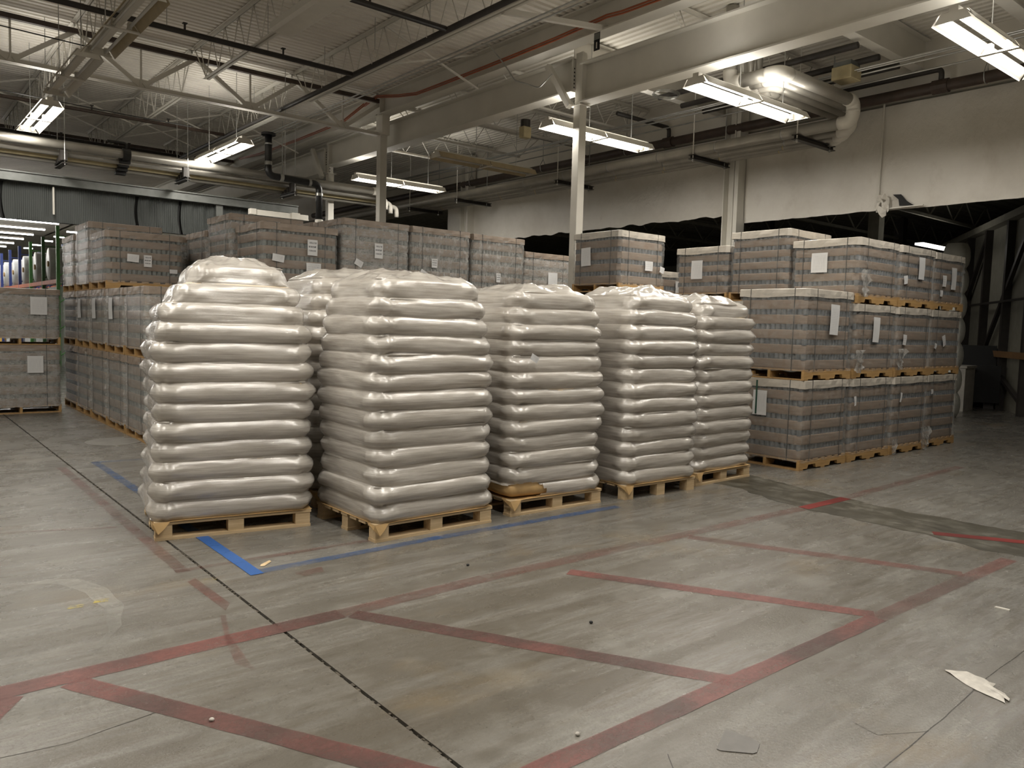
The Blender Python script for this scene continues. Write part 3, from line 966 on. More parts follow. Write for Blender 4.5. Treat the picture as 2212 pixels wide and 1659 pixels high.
# insulated pipe run: roof drop -> run to -Y -> run to +X -> drop -> long run along the wall
ZR, ZL = 5.28, 4.99
PX = [(12.12, 0.095), (12.50, 0.052), (12.78, 0.042), (12.98, 0.040)]
for i, (xf, r) in enumerate(PX):
    ip = thing('insulated_pipe', ('thickest jacketed pipe on the wall trapezes with white elbows', 'second jacketed pipe on the trapezes, ending in the outermost white elbow', 'third jacketed pipe on the trapezes, thin and pale', 'thinnest jacketed pipe on the trapezes, closest to the wall')[i], 'pipe', group='jacketed wall pipes')
    dx, dy = 10.02 + 0.24 * i, 7.14
    y_run = 6.40 + 0.235 * (3 - i) if i else 6.40
    y_run = 6.40 + 0.215 * i
    zr = ZR
    zl = 4.883 + r
    rr = (0.095, 0.080, 0.072, 0.066)[i]
    MB().tube([(dx, dy + 0.1, 6.40), (dx, dy + 0.1, zr + 0.18)], rr, 14).build('drop_pipe', M['wrapfoil'], ip, smooth=True)
    MB().tube(bent([(dx, dy + 0.1, zr + 0.20), (dx, dy + 0.1, zr), (dx, dy - 0.12, zr)], 0.16, 8), rr * 1.07, 14).build('elbow', M['white_pvc'], ip, smooth=True)
    if dy - 0.12 > y_run + 0.2:
        MB().tube([(dx, dy - 0.1, zr), (dx, y_run + 0.15, zr)], rr, 14).build('cross_pipe', M['wrapfoil'], ip, smooth=True)
    MB().tube(bent([(dx, y_run + 0.20, zr), (dx, y_run, zr), (dx + 0.24, y_run, zr)], 0.17, 8), rr * 1.07, 14).build('elbow', M['white_pvc'], ip, smooth=True)
    MB().tube([(dx + 0.2, y_run, zr), (xf - 0.12, y_run, zr)], rr, 14).build('cross_pipe', M['wrapfoil'], ip, smooth=True)
    MB().tube(bent([(xf - 0.20, y_run, zr), (xf, y_run, zr), (xf, y_run, (zr + zl) / 2 - 0.02)], 0.13, 8), rr * 1.10, 14).build('elbow', M['white_pvc'], ip, smooth=True)
    MB().tube(bent([(xf, y_run, (zr + zl) / 2 + 0.02), (xf, y_run, zl), (xf, y_run + 0.22, zl)], 0.13, 8), rr * 1.10, 14).build('elbow', M['white_pvc'], ip, smooth=True)
    MB().tube([(xf, y_run + 0.2, zl), (xf, 30, zl)], r, 14).build('long_pipe', M['wrapfoil'], ip, smooth=True)
    for q in range(9):
        yy = 7.6 + 1.35 * q + 0.2 * i
        MB().tube([(xf, yy, zl), (xf, yy + 0.025, zl)], r * 1.04, 14).build('band', M['galv'] if i < 2 else M['beige'], ip, smooth=True)
# trapeze hangers
for i, (y, xa, xb) in enumerate(((7.27, 11.90, 13.14), (9.42, 11.95, 13.12), (13.14, 11.95, 13.12), (17.0, 11.95, 13.12), (19.3, 11.95, 13.12))):
    tz = thing('pipe_trapeze', '%s dark steel trapeze under the wall pipes, counted from the elbows' % ORD[i], 'pipe hanger', (0, y, 4.80), group='pipe trapezes')
    MB().box(xa, -0.05, 0, xb, 0.05, 0.012).build('lower_flange', M['dark_steel'], tz)
    MB().box(xa, -0.05, 0.068, xb, 0.05, 0.08).build('upper_flange', M['dark_steel'], tz)
    MB().box(xa, -0.006, 0.012, xb, 0.006, 0.068).build('web', M['dark_steel'], tz)
    for x in (xa + 0.03, xb - 0.16):
        MB().tube([(x, -0.03, -0.05), (x, -0.03, 1.58)], 0.010, 8).build('rod', M['white_steel'] if x < 12.5 else M['galv'], tz)
        MB().tube([(x, -0.03, -0.04), (x, -0.03, -0.01)], 0.022, 6).build('nut', M['galv'], tz)
# pipe run in front of the back header
PB = [(17.6, 4.86, 0.085, 'wrapfoil'), (17.82, 4.74, 0.06, 'wrapfoil'), (17.98, 4.68, 0.05, 'beige'), (18.10, 4.62, 0.05, 'wrapfoil')]
for i, (y, z, r, m_) in enumerate(PB):
    ip = thing('header_pipe', ('thickest shiny jacketed pipe above the dark header wall', 'second jacketed pipe above the dark header wall', 'tan jacketed pipe above the dark header wall', 'lowest jacketed pipe above the dark header wall')[i], 'pipe', group='header pipes')
    MB().tube([(-11, y, z), (9.9 + 0.25 * i, y, z)], r, 14).build('pipe', M[m_], ip, smooth=True)
    MB().tube(bent([(9.85 + 0.25 * i, y, z), (10.1 + 0.25 * i, y, z), (10.1 + 0.25 * i, y, z - 0.25)], 0.13, 6), r * 1.15, 14).build('elbow', M['white_pvc'], ip, smooth=True)
for i, x in enumerate((3.05, 5.35, 7.75, 0.6)):
    tz = thing('pipe_trapeze', ('dark trapeze under the header pipes, by the valve', 'dark trapeze under the header pipes, in their middle', 'dark trapeze under the header pipes, near the drain', 'dark trapeze under the header pipes, far from the drain')[i], 'pipe hanger', (x, 0, 4.50), group='header pipe trapezes')
    MB().box(-0.05, 17.45, 0, 0.05, 18.25, 0.012).build('lower_flange', M['dark_steel'], tz)
    MB().box(-0.05, 17.45, 0.058, 0.05, 18.25, 0.07).build('upper_flange', M['dark_steel'], tz)
    MB().box(-0.006, 17.45, 0.012, 0.006, 18.25, 0.058).build('web', M['dark_steel'], tz)
    for s in range(4):
        MB().box(-0.06, 17.55 + 0.16 * s, 0.07, 0.06, 17.66 + 0.16 * s, 0.07 + (0.20, 0.12, 0.08, 0.05)[s]).build('saddle', M['dark_steel'], tz)
    for y in (17.47, 18.2):
        MB().tube([(0, y, -0.03), (0, y, 1.8)], 0.008, 6).build('rod', M['galv'], tz)
vb = thing('pipe_valve', 'black stepped valve bracket clamped across the header pipes', 'valve', (4.18, 17.6, 4.86))
MB().tube([(-0.07, 0, 0), (0.07, 0, 0)], 0.12, 14).build('collar', M['black_plastic'], vb)
for s in range(4):
    MB().box(-0.10 + 0.0, 0.08 + 0.12 * s, -0.16 - 0.06 * s, 0.10, 0.22 + 0.12 * s, -0.04 - 0.06 * s).build('bracket_step', M['black_plastic'], vb)
MB().tube(bent([(0, 0, 0.10), (0, 0, 0.22), (-0.35, 0, 0.22)], 0.05), 0.03, 8).build('stub_pipe', M['black_plastic'], vb)
# black drain
dr = thing('drain_pipe', 'black roof drain pipe with an elbow dropping beside the slim column', 'pipe', (0, 0, 0))
MB().tube([(6.92, 17.0, 5.62), (6.92, 17.0, 5.67)], 0.155, 16).build('drain_flange', M['black_plastic'], dr)
MB().tube(bent([(6.92, 17.0, 5.64), (6.92, 17.0, 4.76), (8.13, 17.0, 4.72), (8.13, 17.0, 3.3)], 0.15, 8), 0.075, 16).build('pipe', M['black_plastic'], dr, smooth=True)
for (p, q) in (((6.92, 17.0, 4.98), (6.92, 17.0, 5.06)), ((7.18, 17.0, 4.752), (7.26, 17.0, 4.75)), ((7.86, 17.0, 4.73), (7.92, 17.0, 4.73)), ((8.13, 17.0, 4.46), (8.13, 17.0, 4.52)), ((6.92, 17.0, 5.42), (6.92, 17.0, 5.45))):
    MB().tube([p, q], 0.084, 16).build('clamp', M['galv'], dr)
MB().tube([(7.3, 17.0, 4.8), (7.3, 17.0, 6.4)], 0.007, 6).build('hanger_rod', M['galv'], dr)
MB().tube([(8.13, 17.0, 3.3), (8.13, 17.0, 3.92)], 0.092, 16).build('sleeve', M['white_pvc'], dr)
MB().tube([(8.13, 17.0, 0.0), (8.13, 17.0, 3.3)], 0.075, 16).build('lower_pipe', M['black_plastic'], dr)
# white rail at the end of the header
wr = thing('white_rail', 'white boxed rail on the end of the dark header wall', 'rail', (7.0, 17.75, 3.98))
MB().box(-0.12, 0, 0, 1.22, 0.10, 0.115).build('rail_body', M['white_pvc'], wr, bevel=0.008)
MB().box(0.80, -0.03, -0.02, 1.0, 0.13, 0.135).build('joint_box', M['white_pvc'], wr, bevel=0.008)
MB().box(-0.20, -0.02, -0.01, -0.05, 0.12, 0.125).build('end_box', M['white_pvc'], wr, bevel=0.008)
MB().box(-0.12, -0.012, -0.012, 1.22, 0.002, 0.012).build('lower_lip', M['white_pvc'], wr)
MB().box(0.0, 0.1, -0.1, 0.1, 0.65, 0.10).build('support_arm', M['grey_steel'], wr)

# plate with a number on the girder
pl = thing('column_number_plate', 'small dark plate with a white 1 on the beam flange', 'sign', (8.575, 8.60, 5.90), (0, 0, R(-90)))
MB().box(-0.06, 0, -0.14, 0.06, 0.006, 0.12).build('plate', M['blk'], pl)
MB().box(-0.055, 0.006, 0.02, 0.055, 0.010, 0.11).build('upper_field', M['grey_steel'], pl)
MB().box(-0.010, 0.006, -0.11, 0.010, 0.010, -0.02).build('numeral', M['white_pvc'], pl)
pl.rotation_euler = (0, 0, R(90))
# small boxes on the roof
eb = thing('wall_heater', 'pale yellow junction box hung under the black roof pipe', 'box', (11.75, 6.35, 5.50))
MB().box(-0.16, -0.16, 0, 0.16, 0.16, 0.20).build('case', M['beige'], eb, bevel=0.01)
MB().box(-0.14, -0.14, 0.20, 0.14, 0.14, 0.27).build('cover', M['grey_steel'], eb)
sd = thing('sensor_box', 'small yellow box hanging beneath a pipe bay joist', 'box', (10.45, 12.45, 5.42))
MB().box(-0.10, -0.08, 0, 0.10, 0.08, 0.22).build('case', M['beige'], sd, bevel=0.01)
MB().tube([(0, 0, 0.22), (0, 0, 0.36)], 0.10, 12).build('base', M['dark_steel'], sd)
cl = thing('cable_coil', 'coiled cable loop hanging beneath the middle cross beam', 'cable', (10.9, 9.2, 5.70))
for q in range(3):
    MB().tube([(0.26 * math.cos(a * 0.3491) + 0.02 * q, 0.20 * math.sin(a * 0.3491), 0.02 * q) for a in range(19)], 0.008, 6, False).build('loop', M['galv'], cl)


# ================================================================== LAMPS
def lamp(x, y, z, along, label, lit=True, rod=None, aged=False, group='fluorescent lamps', n_tubes=4):
    L = thing('fluorescent_lamp', label, 'lamp', (x, y, z), (0, 0, R(90) if along == 'Y' else 0), group)
    h = 1.22
    rod = (DECK_L if x < 8.8 else DECK_R) - z - 0.12
    re = M['gold_refl'] if aged else M['reflector']
    for s in (-1, 1):
        poly = [(s * 0.112, 0.078), (s * 0.135, 0.066), (s * 0.20, -0.03), (s * 0.204, -0.026), (s * 0.139, 0.073), (s * 0.114, 0.085)]
        if s < 0:
            poly = poly[::-1]
        for xa, xb in ((-h, -0.012), (0.012, h)):
            MB().prism(poly, 'X', xa, xb).build('reflector_wing', re, L)
    MB().box(-h, -0.045, 0.075, h, 0.045, 0.125).build('housing', M['white_steel'], L)
    MB().box(-0.03, -0.20, -0.03, 0.03, 0.20, -0.015).build('centre_strap', M['white_steel'], L)
    for s in (-1, 1):
        poly = [(-0.17, -0.02), (-0.115, 0.075), (0.115, 0.075), (0.17, -0.02)]
        MB().prism(poly, 'X', s * h - 0.004, s * h + 0.004).build('end_plate', M['white_steel'], L)
        hx = -0.25 if (s < 0 and along == 'X') else s * 0.8
        MB().tube([(hx, 0, 0.12), (hx, 0, 0.12 + rod)], 0.006, 6).build('hanger', M['galv'], L)
    for s in (-1, 1):
        for c in (-1, 1):
            tm = M['tube_lit'] if lit else M['tube_off']
            MB().tube([(c * 0.61 - 0.57, s * 0.088, 0.022), (c * 0.61 + 0.57, s * 0.088, 0.022)], 0.019, 8).build('tube', tm, L, smooth=True)
            for e in (-1, 1):
                MB().box(c * 0.61 + e * 0.585 - 0.012, s * 0.088 - 0.02, -0.002, c * 0.61 + e * 0.585 + 0.012, s * 0.088 + 0.02, 0.08).build('socket', M['white_steel'], L)
    if lit:
        for (nm, pw, wd, z_, rx) in (('lamp_light', LAMP_DOWN, 0.31, -0.012, 0.0), ('lamp_uplight', LAMP_UP, 0.30, 0.14, math.pi)):
            ld_ = bpy.data.lights.new(nm, 'AREA')
            ld_.shape = 'RECTANGLE'
            ld_.size, ld_.size_y = 2.36, wd
            ld_.energy = pw
            ld_.color = LAMP_COL
            lo_ = bpy.data.objects.new(nm, ld_)
            COL.objects.link(lo_)
            lo_.parent = L
            lo_.location = (0, 0, z_)
            lo_.rotation_euler = (rx, 0, 0)
    return L


lamp(9.52, 3.42, 4.72, 'X', 'brightest lit lamp hung above the seam of the insulated wall')
lamp(9.52, 6.52, 4.78, 'X', 'lit lamp hung just below the white pipe elbows')
lamp(9.83, 9.72, 4.87, 'X', 'lit lamp crossing behind the tall middle column')
lamp(9.80, 12.9, 4.83, 'X', 'unlit lamp with a yellowed reflector between two lit ones', lit=False, aged=True)
lamp(10.1, 16.7, 4.94, 'X', 'farthest lit lamp of the pipe bay, behind the joist girder column')
lamp(2.42, 16.2, 5.0, 'Y', 'lit lamp nearest the racks, above the dark header wall')
lamp(5.74, 16.5, 5.0, 'Y', 'lit lamp hung beside the black roof drain')
lamp(2.43, 10.4, 5.0, 'Y', 'unlit twin tube lamp under the nearest roof joists', lit=False, aged=True)
lamp(2.42, 13.4, 5.1, 'Y', 'unlit lamp in line with the lit lamp nearest the racks', lit=False)
# the rows go on behind the viewer
for (x, y, al) in ((0.6, 7.0, 'Y'), (2.4, 3.4, 'Y'), (5.7, 3.5, 'Y'), (-1.0, 10.2, 'Y'), (-1.0, 4.5, 'Y'), (-4.4, 7.5, 'Y'), (2.4, 0.4, 'Y')):
    lamp(x, y, 5.0, al, 'lit lamp of the rows outside the view, same kind as the visible ones', group='lamps out of view')
# wide unlit panel lamp under the joist
wl = thing('panel_lamp', 'long white closed panel lamp hung under the second roof joist', 'lamp', (4.70, 9.0, 5.66))
MB().box(-0.19, -2.6, 0.03, 0.19, 2.05, 0.12).build('housing', M['white_steel'], wl)
MB().prism([(-0.19, 0.03), (-0.14, 0.0), (0.14, 0.0), (0.19, 0.03)], 'Y', -2.6, 2.05).build('panel', M['reflector'], wl)
for y in (-2, 1.5):
    MB().tube([(0, y, 0.12), (0, y, 0.2)], 0.01, 6).build('hanger', M['galv'], wl)

# far lamp rows beyond the header
for i, y in enumerate((34.6, 37.6, 40.5, 43.3, 46.4, 49.2)):
    fr = thing('lamp_row', '%s continuous row of lit tubes over the far racks' % ORD[i], 'lamp', (0, y, 5.0), group='far lamp rows')
    MB().box(-9, -0.08, 0.05, 5.8, 0.08, 0.12).build('housing', M['white_steel'], fr)
    MB().box(-9, -0.07, 0.0, 5.8, 0.07, 0.05).build('tube', M['tube_far'], fr)
    MB().box(6.6, -0.06, 0.0, 7.0, 0.06, 0.05).build('tube', M['tube_far'], fr)
fr = thing('lamp_row', 'single lit strip lamp deep in the dark bay past the opening', 'lamp', (19.6, 8.5, 3.82))
MB().box(0, -0.1, 0, 1.6, 0.1, 0.05).build('tube', emit('tube_dim', 2.5), fr)

# ================================================================== FAR RACKS
COLS = ['rack_green', 'rack_dkgreen', 'rack_green', 'rack_blue', 'rack_blue', 'rack_blue', 'rack_blue', 'rack_blue']
NAMES = ['bright green', 'dark green', 'green', 'blue', 'blue', 'blue', 'blue', 'blue']
for i in range(8):
    y = 26.9 + 2.5 * i
    rk = thing('pallet_rack', '%s %s rack upright frame past the header wall' % (ORD[i], NAMES[i]), 'rack', (4.43, y, 0), group='rack frames')
    h = 4.2 if i == 0 else 4.05
    for x in (0, 1.0):
        MB().box(x, -0.05, 0, x + 0.09, 0.05, h).build('post', M[COLS[i]] if x == 0 else M['rack_blue' if i != 1 else 'rack_dkgreen'], rk)
    z = 0.3
    s = 0
    while z < h - 0.8:
        MB().bar((0.05, 0, z + (0.8 if s else 0)), (1.04, 0, z + (0 if s else 0.8)), 0.03, 0.03).build('brace', M[COLS[i]], rk)
        z += 0.8
        s = 0 if s else 0
    MB().bar((0.05, 0, h - 0.3), (1.04, 0, h - 0.3), 0.03, 0.03).build('brace', M[COLS[i]], rk)
for i in range(7):
    y = 26.9 + 2.5 * i
    rb = thing('rack_beams', 'pair of orange shelf beams in the %s far rack bay' % ORD[i], 'rack', (4.43, y, 0), group='rack shelf beams')
    for x in (0.0, 1.02):
        for z in (2.50, 3.70 if x else 1.2):
            MB().box(x, 0.055, z, x + 0.05, 2.445, z + 0.12).build('beam', M['rack_orange'], rb)
    rl = thing('film_roll', 'big white wrapped roll stored in the %s far rack bay' % ORD[i], 'roll', (4.85, y + 1.25, 3.125), group='rolls in the far racks')
    MB().tube([(-0.42, 0, 0), (0.66, 0, 0)], 0.50, 18).build('roll', M['roll_white'], rl, smooth=True)
    MB().tube([(-0.46, 0, 0), (0.70, 0, 0)], 0.09, 10).build('core_tube', M['kraft'], rl)
    sh = thing('pallet_sheet', 'pale sheet stack behind the %s far rack bay' % ORD[i], 'stack', (4.56, y + 0.25, 0), group='pale stacks in the far racks')
    MB().box(0, 0, 0.0, 0.82, 2.0, 2.42).build('stack_body', M['roll_white'] if i < 5 else M['yellow'], sh)

# ================================================================== DARK BAY OBJECTS
db = thing('grey_bin', 'plain grey bin on the floor beside the dark machine', 'bin', (18.6, 6.9, 0), (0, 0, R(6)))
MB().box(0, 0, 0, 0.75, 0.7, 0.95).build('bin_body', M['grey_box'], db)
MB().box(-0.03, -0.03, 0.95, 0.78, 0.73, 1.0).build('bin_rim', M['grey_box'], db)
dm = thing('dark_machine', 'low black machine in the shade past the wrapped loads', 'machine', (19.8, 6.6, 0), (0, 0, R(20)))
MB().box(0, 0, 0.15, 2.8, 1.6, 1.0).build('machine_body', M['blk'], dm)
MB().prism([(0.2, 1.0), (2.4, 1.0), (2.0, 1.25), (0.6, 1.45)], 'Y', 0.1, 1.4).build('machine_hood', M['blk'], dm)
for x in (0.2, 2.4):
    MB().box(x, 0.1, 0, x + 0.2, 0.3, 0.15).build('foot', M['dark_steel'], dm)
for i, (x, y) in enumerate(((20.0, 9.77), (24.5, 11.2), (22.5, 14.5))):
    dc = thing('dark_column', '%s unlit steel column in the dark bay, counted from the opening' % ORD[i], 'column', (x, y, 0), group='dark bay columns')
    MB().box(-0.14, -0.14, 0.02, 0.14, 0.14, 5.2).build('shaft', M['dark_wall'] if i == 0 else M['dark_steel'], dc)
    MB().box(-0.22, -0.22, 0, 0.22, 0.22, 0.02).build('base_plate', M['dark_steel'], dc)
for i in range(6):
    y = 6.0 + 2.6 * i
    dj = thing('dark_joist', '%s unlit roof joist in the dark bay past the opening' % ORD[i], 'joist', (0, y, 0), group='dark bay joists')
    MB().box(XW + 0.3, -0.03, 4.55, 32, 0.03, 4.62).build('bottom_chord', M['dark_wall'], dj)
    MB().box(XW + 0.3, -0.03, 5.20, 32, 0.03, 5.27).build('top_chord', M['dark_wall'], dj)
    x = 14.0
    s = 0
    mb = MB()
    while x < 31:
        mb.bar((x, 0, 4.6 if s else 5.22), (x + 0.7, 0, 5.22 if s else 4.6), 0.03, 0.03)
        x += 0.7
        s = 1 - s
    mb.build('web', M['dark_wall'], dj)['kind'] = 'stuff'
ib = thing('insulation_bale', 'lumpy pale insulation bale standing past the end of the wrapped loads', 'bale', (17.0, 6.62, 0))
for k in range(7):
    def fn(i, j, k=k):
        a = 2 * math.pi * i / 20
        t = j / 6
        z = 0.5 * k + 0.5 * t
        b = 0.22 + 0.06 * math.sin(math.pi * t) ** 0.6 - 0.06
        c, s_ = math.cos(a), math.sin(a)
        return (b * math.copysign(abs(c) ** 0.5, c), b * math.copysign(abs(s_) ** 0.5, s_), z)
    MB().grid(fn, 20, 7, True).build('bale_layer', M['insul'], ib, smooth=True)


# ================================================================== PALLETS
def block_pallet(parent, W, D, boards=True, x0=0.0, y0=0.0):
    """nine-block pallet, top at 0.134"""
    p = obj('pallet', None, parent, (x0, y0, 0))
    bw, bh = 0.12, 0.09 if boards else 0.112
    zb = 0.022 if boards else 0.0
    for yy in (0, (D - 0.10) / 2, D - 0.10):
        if boards:
            MB().box(0, yy, 0, W, yy + 0.10, 0.022).build('bottom_board', M['wood_pale'], p)
        for xx in (0, (W - bw) / 2, W - bw):
            MB().box(xx + 0.004, yy + 0.004, zb, xx + bw - 0.004, yy + 0.096, zb + bh).build('block', M['wood_pale'], p)
    n = 7
    st = (D - 0.10) / (n - 1)
    for k in range(n):
        MB().box(-0.004, k * st, 0.112, W + 0.004, k * st + 0.10, 0.134).build('deck_board', M['wood_pale'], p)
    return p


_pm = {}


def stringer_pallet(parent, W, D, rot90=False):
    """notched stringer pallet, top at 0.125; stringers along X (or Y when rot90)"""
    p = obj('pallet', None, parent, (W, 0, 0) if rot90 else (0, 0, 0), (0, 0, R(90)) if rot90 else (0, 0, 0))
    a, b = (D, W) if rot90 else (W, D)
    key = (round(a, 3), round(b, 3))
    if key not in _pm:
        nw, nh = 0.20, 0.045
        x1, x2 = a * 0.17, a * 0.83 - nw
        z0, z1 = 0.016, 0.107
        prof = [(0, z0), (x1, z0), (x1 + 0.02, z0 + nh), (x1 + nw - 0.02, z0 + nh), (x1 + nw, z0), (x2, z0), (x2 + 0.02, z0 + nh), (x2 + nw - 0.02, z0 + nh), (x2 + nw, z0), (a, z0), (a, z1), (0, z1)]
        st = MB().prism(prof, 'Y', 0, 0.036).mesh('stringer', M['wood_notch'])
        tb = MB().box(0, 0, 0, 0.09, b, 0.018).mesh('deck_board', M['wood_old'])
        bb = MB().box(0, 0, 0, 0.09, b, 0.016).mesh('bottom_board', M['wood_old'])
        _pm[key] = (st, tb, bb)
    st, tb, bb = _pm[key]
    for yy in (0.0, (b - 0.036) / 2, b - 0.036):
        obj('stringer', st, p, (0, yy, 0))
    for k in range(7):
        obj('deck_board', tb, p, (k * (a - 0.09) / 6, 0, 0.107))
    for k in (0, 2, 4):
        obj('bottom_board', bb, p, (k * (a - 0.09) / 4, 0, 0))
    return p


# ================================================================== BAG STACKS
def rr_pts(a, b, r, n):
    """n points by arc length on a rounded rectangle: (x, y, nx, ny, corner)"""
    r = min(r, a * 0.95, b * 0.95)
    segs = [('l', (a, -b + r), (a, b - r)), ('c', (a - r, b - r), 0), ('l', (a - r, b), (-a + r, b)), ('c', (-a + r, b - r), 90),
            ('l', (-a, b - r), (-a, -b + r)), ('c', (-a + r, -b + r), 180), ('l', (-a + r, -b), (a - r, -b)), ('c', (a - r, -b + r), 270)]
    lens = [(Vector(s[2]) - Vector(s[1])).length if s[0] == 'l' else math.pi / 2 * r for s in segs]
    tot = sum(lens)
    out = []
    for k in range(n):
        d = tot * k / n
        for s, l in zip(segs, lens):
            if d <= l or s is segs[-1]:
                break
            d -= l
        t = min(1, d / max(l, 1e-6))
        if s[0] == 'l':
            p, q = Vector(s[1]), Vector(s[2])
            pt = p.lerp(q, t)
            dr_ = (q - p).normalized()
            e = min(d, l - d)
            out.append((pt.x, pt.y, dr_.y, -dr_.x, math.exp(-e / 0.10)))
        else:
            an = R(s[2]) + math.pi / 2 * t
            out.append((s[1][0] + r * math.cos(an), s[1][1] + r * math.sin(an), math.cos(an), math.sin(an), 1.0))
    return out


def bag_stack(loc, rotz, W, D, layers, H, seed, label, taper, boards=True, hole=None, lean=(0, 0), crown=0.10, peak=(0.0, 0.0)):
    root = thing('wrapped_bag_stack', label, 'bag pallet', loc, (0, 0, rotz), 'film wrapped bag pallets')
    block_pallet(root, W, D, boards)
    rn = random.Random(seed)
    zb = 0.142
    lh = (H - zb) / layers
    cx0, cy0 = W / 2, D / 2
    # kraft slip sheet with drooping corners
    mb = MB()
    n = 40
    ring = rr_pts(W / 2 + 0.012, D / 2 + 0.012, 0.02, n)
    mb.v = [(cx0 + x, cy0 + y, 0.138 - 0.045 * max(0, c - 0.35) * abs(noise.noise(Vector((x * 3, y * 3, seed)))) * 2) for x, y, nx, ny, c in ring]
    mb.v += [(cx0 + x * 0.8, cy0 + y * 0.8, 0.139) for x, y, nx, ny, c in ring]
    mb.f = [(i, (i + 1) % n, n + (i + 1) % n, n + i) for i in range(n)] + [tuple(range(n, 2 * n))]
    mb.build('slip_sheet', M['kraft'], root)
    corner_flap = MB()
    corner_flap.v = [(-0.015, -0.02, 0.136), (0.10, -0.02, 0.137), (0.06, -0.03, 0.09), (0.02, -0.035, 0.055), (-0.02, -0.01, 0.10), (-0.02, 0.08, 0.136)]
    corner_flap.f = [(0, 1, 2, 3), (0, 3, 4, 5)]
    corner_flap.build('paper_flap', M['kraft'], root)
    scl = [1.0] * layers
    for i, s in enumerate(reversed(taper)):
        scl[layers - 1 - i] = s
    offs = [(rn.uniform(-0.012, 0.012), rn.uniform(-0.012, 0.012)) for _ in range(layers)]
    grow = [1.0 + 0.018 * math.sin(k * 0.9 + seed) for k in range(layers)]

    def cen(t):
        return (cx0 + lean[0] * t + peak[0] * max(0, t - 0.8) / 0.2, cy0 + lean[1] * t + peak[1] * max(0, t - 0.8) / 0.2)
    A, B = W / 2 + 0.012, D / 2 + 0.012
    # bags
    for k in range(layers):
        t = (k + 0.5) / layers
        cx, cy = cen(t)
        cx += offs[k][0]
        cy += offs[k][1]
        a, b = A * scl[k] * grow[k] - 0.014, B * scl[k] * grow[k] - 0.014
        z0 = zb + lh * k
        for half in (0, 1):
            bx, by = a, b / 2 - 0.004
            oy = (-1 if half == 0 else 1) * (b / 2)
            base = rr_pts(bx, by, 0.10, 40)
            sd = seed * 10 + k * 2 + half
            mbb = MB()
            zs = [0.0, 0.04, 0.12, 0.30, 0.70, 0.88, 0.96, 1.0]
            for q in zs:
                ins = -0.078 * (1 - max(0.0, math.sin(math.pi * q)) ** 0.42)
                for x, y, nx, ny, c in base:
                    w_ = 0.010 * noise.noise(Vector((x * 4 + sd, y * 4, q * 1.5)))
                    o_ = ins * (1 + 0.5 * c) + w_
                    mbb.v.append((x + nx * o_, y + ny * o_, z0 + lh * q))
            nn = 40
            for j in range(len(zs) - 1):
                for i in range(nn):
                    mbb.f.append((j * nn + i, j * nn + (i + 1) % nn, (j + 1) * nn + (i + 1) % nn, (j + 1) * nn + i))
            mbb.f.append(tuple(reversed(range(nn))))
            mbb.f.append(tuple((len(zs) - 1) * nn + i for i in range(nn)))
            kr = hole is not None and k == 0 and half == 0
            mbb.build('bag', M['kraft'] if kr else M['bag'], root, (cx, cy + oy, 0), smooth=True)
    # film
    N = 128
    rows = []
    for k in range(layers):
        for q in (0.0, 0.035, 0.085, 0.16, 0.28, 0.42, 0.58, 0.72, 0.84, 0.915, 0.965):
            rows.append((k, q))
    rows.append((layers - 1, 1.0))
    film = MB()
    for (k, q) in rows:
        t = (k + q) / layers
        cx, cy = cen(t)
        # blend scale between layers
        s0 = scl[k] * grow[k]
        kn = k + 1 if q > 0.5 else k - 1
        kn = min(max(kn, 0), layers - 1)
        if q < 0.5:
            bl = (1 - 2 * q) ** 1.6 if scl[kn] * grow[kn] > s0 else 0.0
        else:
            bl = (2 * q - 1) ** 1.6 * 0.999 if scl[kn] * grow[kn] > s0 else 0.0
        bl *= 0.6
        s = s0 * (1 - bl) + scl[kn] * grow[kn] * bl
        ox = offs[k][0] * (1 - bl) + offs[kn][0] * bl
        oy = offs[k][1] * (1 - bl) + offs[kn][1] * bl
        ring = rr_pts(A * s, B * s, 0.115 + 0.02 * math.sin(math.pi * q), N)
        for x, y, nx, ny, c in ring:
            zz = zb - 0.012 + lh * (k + q)
            wz = 0.026 * noise.noise(Vector((x * 1.6 + nx, y * 1.6 + ny, k * 3.1 + seed)))
            # local phase of the bulge
            ql = (q + wz / lh * 0.8) % 1.0
            sb = max(0.0, math.sin(math.pi * ql)) ** 0.40
            side = 0.45 + 0.55 * min(1.0, max(0.0, nx + 1.0) * 1.5) if nx < 0 else 1.0
            side *= 0.85 + 0.55 * noise.noise(Vector((x * 1.3 + 5 * nx, y * 1.3 + 5 * ny, k * 2.7 + seed * 3)))
            dep = 0.046 * (side + 0.30 * c)
            # corners stand out as knobs
            knob = 0.022 * c * c * max(0.0, math.sin(math.pi * ql)) ** 1.5
            low = 0.016 * noise.noise(Vector((x * 2.2 + 11 * nx, y * 2.2, zz * 1.7 + seed)))
            wr = 0.0045 * noise.noise(Vector((x * 9, y * 9, zz * 38 + seed)))
            cr = 0.008 * c * noise.noise(Vector((x * 26, y * 26, zz * 26)))
            o_ = -dep * (1 - sb) + knob + low + wr + cr
            film.v.append((cx + ox + x + nx * o_, cy + oy + y + ny * o_, zz))
    nr = len(rows)
    skip = set()
    for j in range(nr - 1):
        for i in range(N):
            i2 = (i + 1) % N
            ids = (j * N + i, j * N + i2, (j + 1) * N + i2, (j + 1) * N + i)
            if hole:
                x = sum(film.v[q][0] for q in ids) / 4
                y = sum(film.v[q][1] for q in ids) / 4
                z = sum(film.v[q][2] for q in ids) / 4
                (hx, hz, hw, hh) = hole
                if y < D * 0.35 and ((x - hx) / hw) ** 2 + ((z - hz) / hh) ** 2 < 1.0 + 0.3 * noise.noise(Vector((x * 12, z * 12, 2))):
                    continue
            film.f.append(ids)
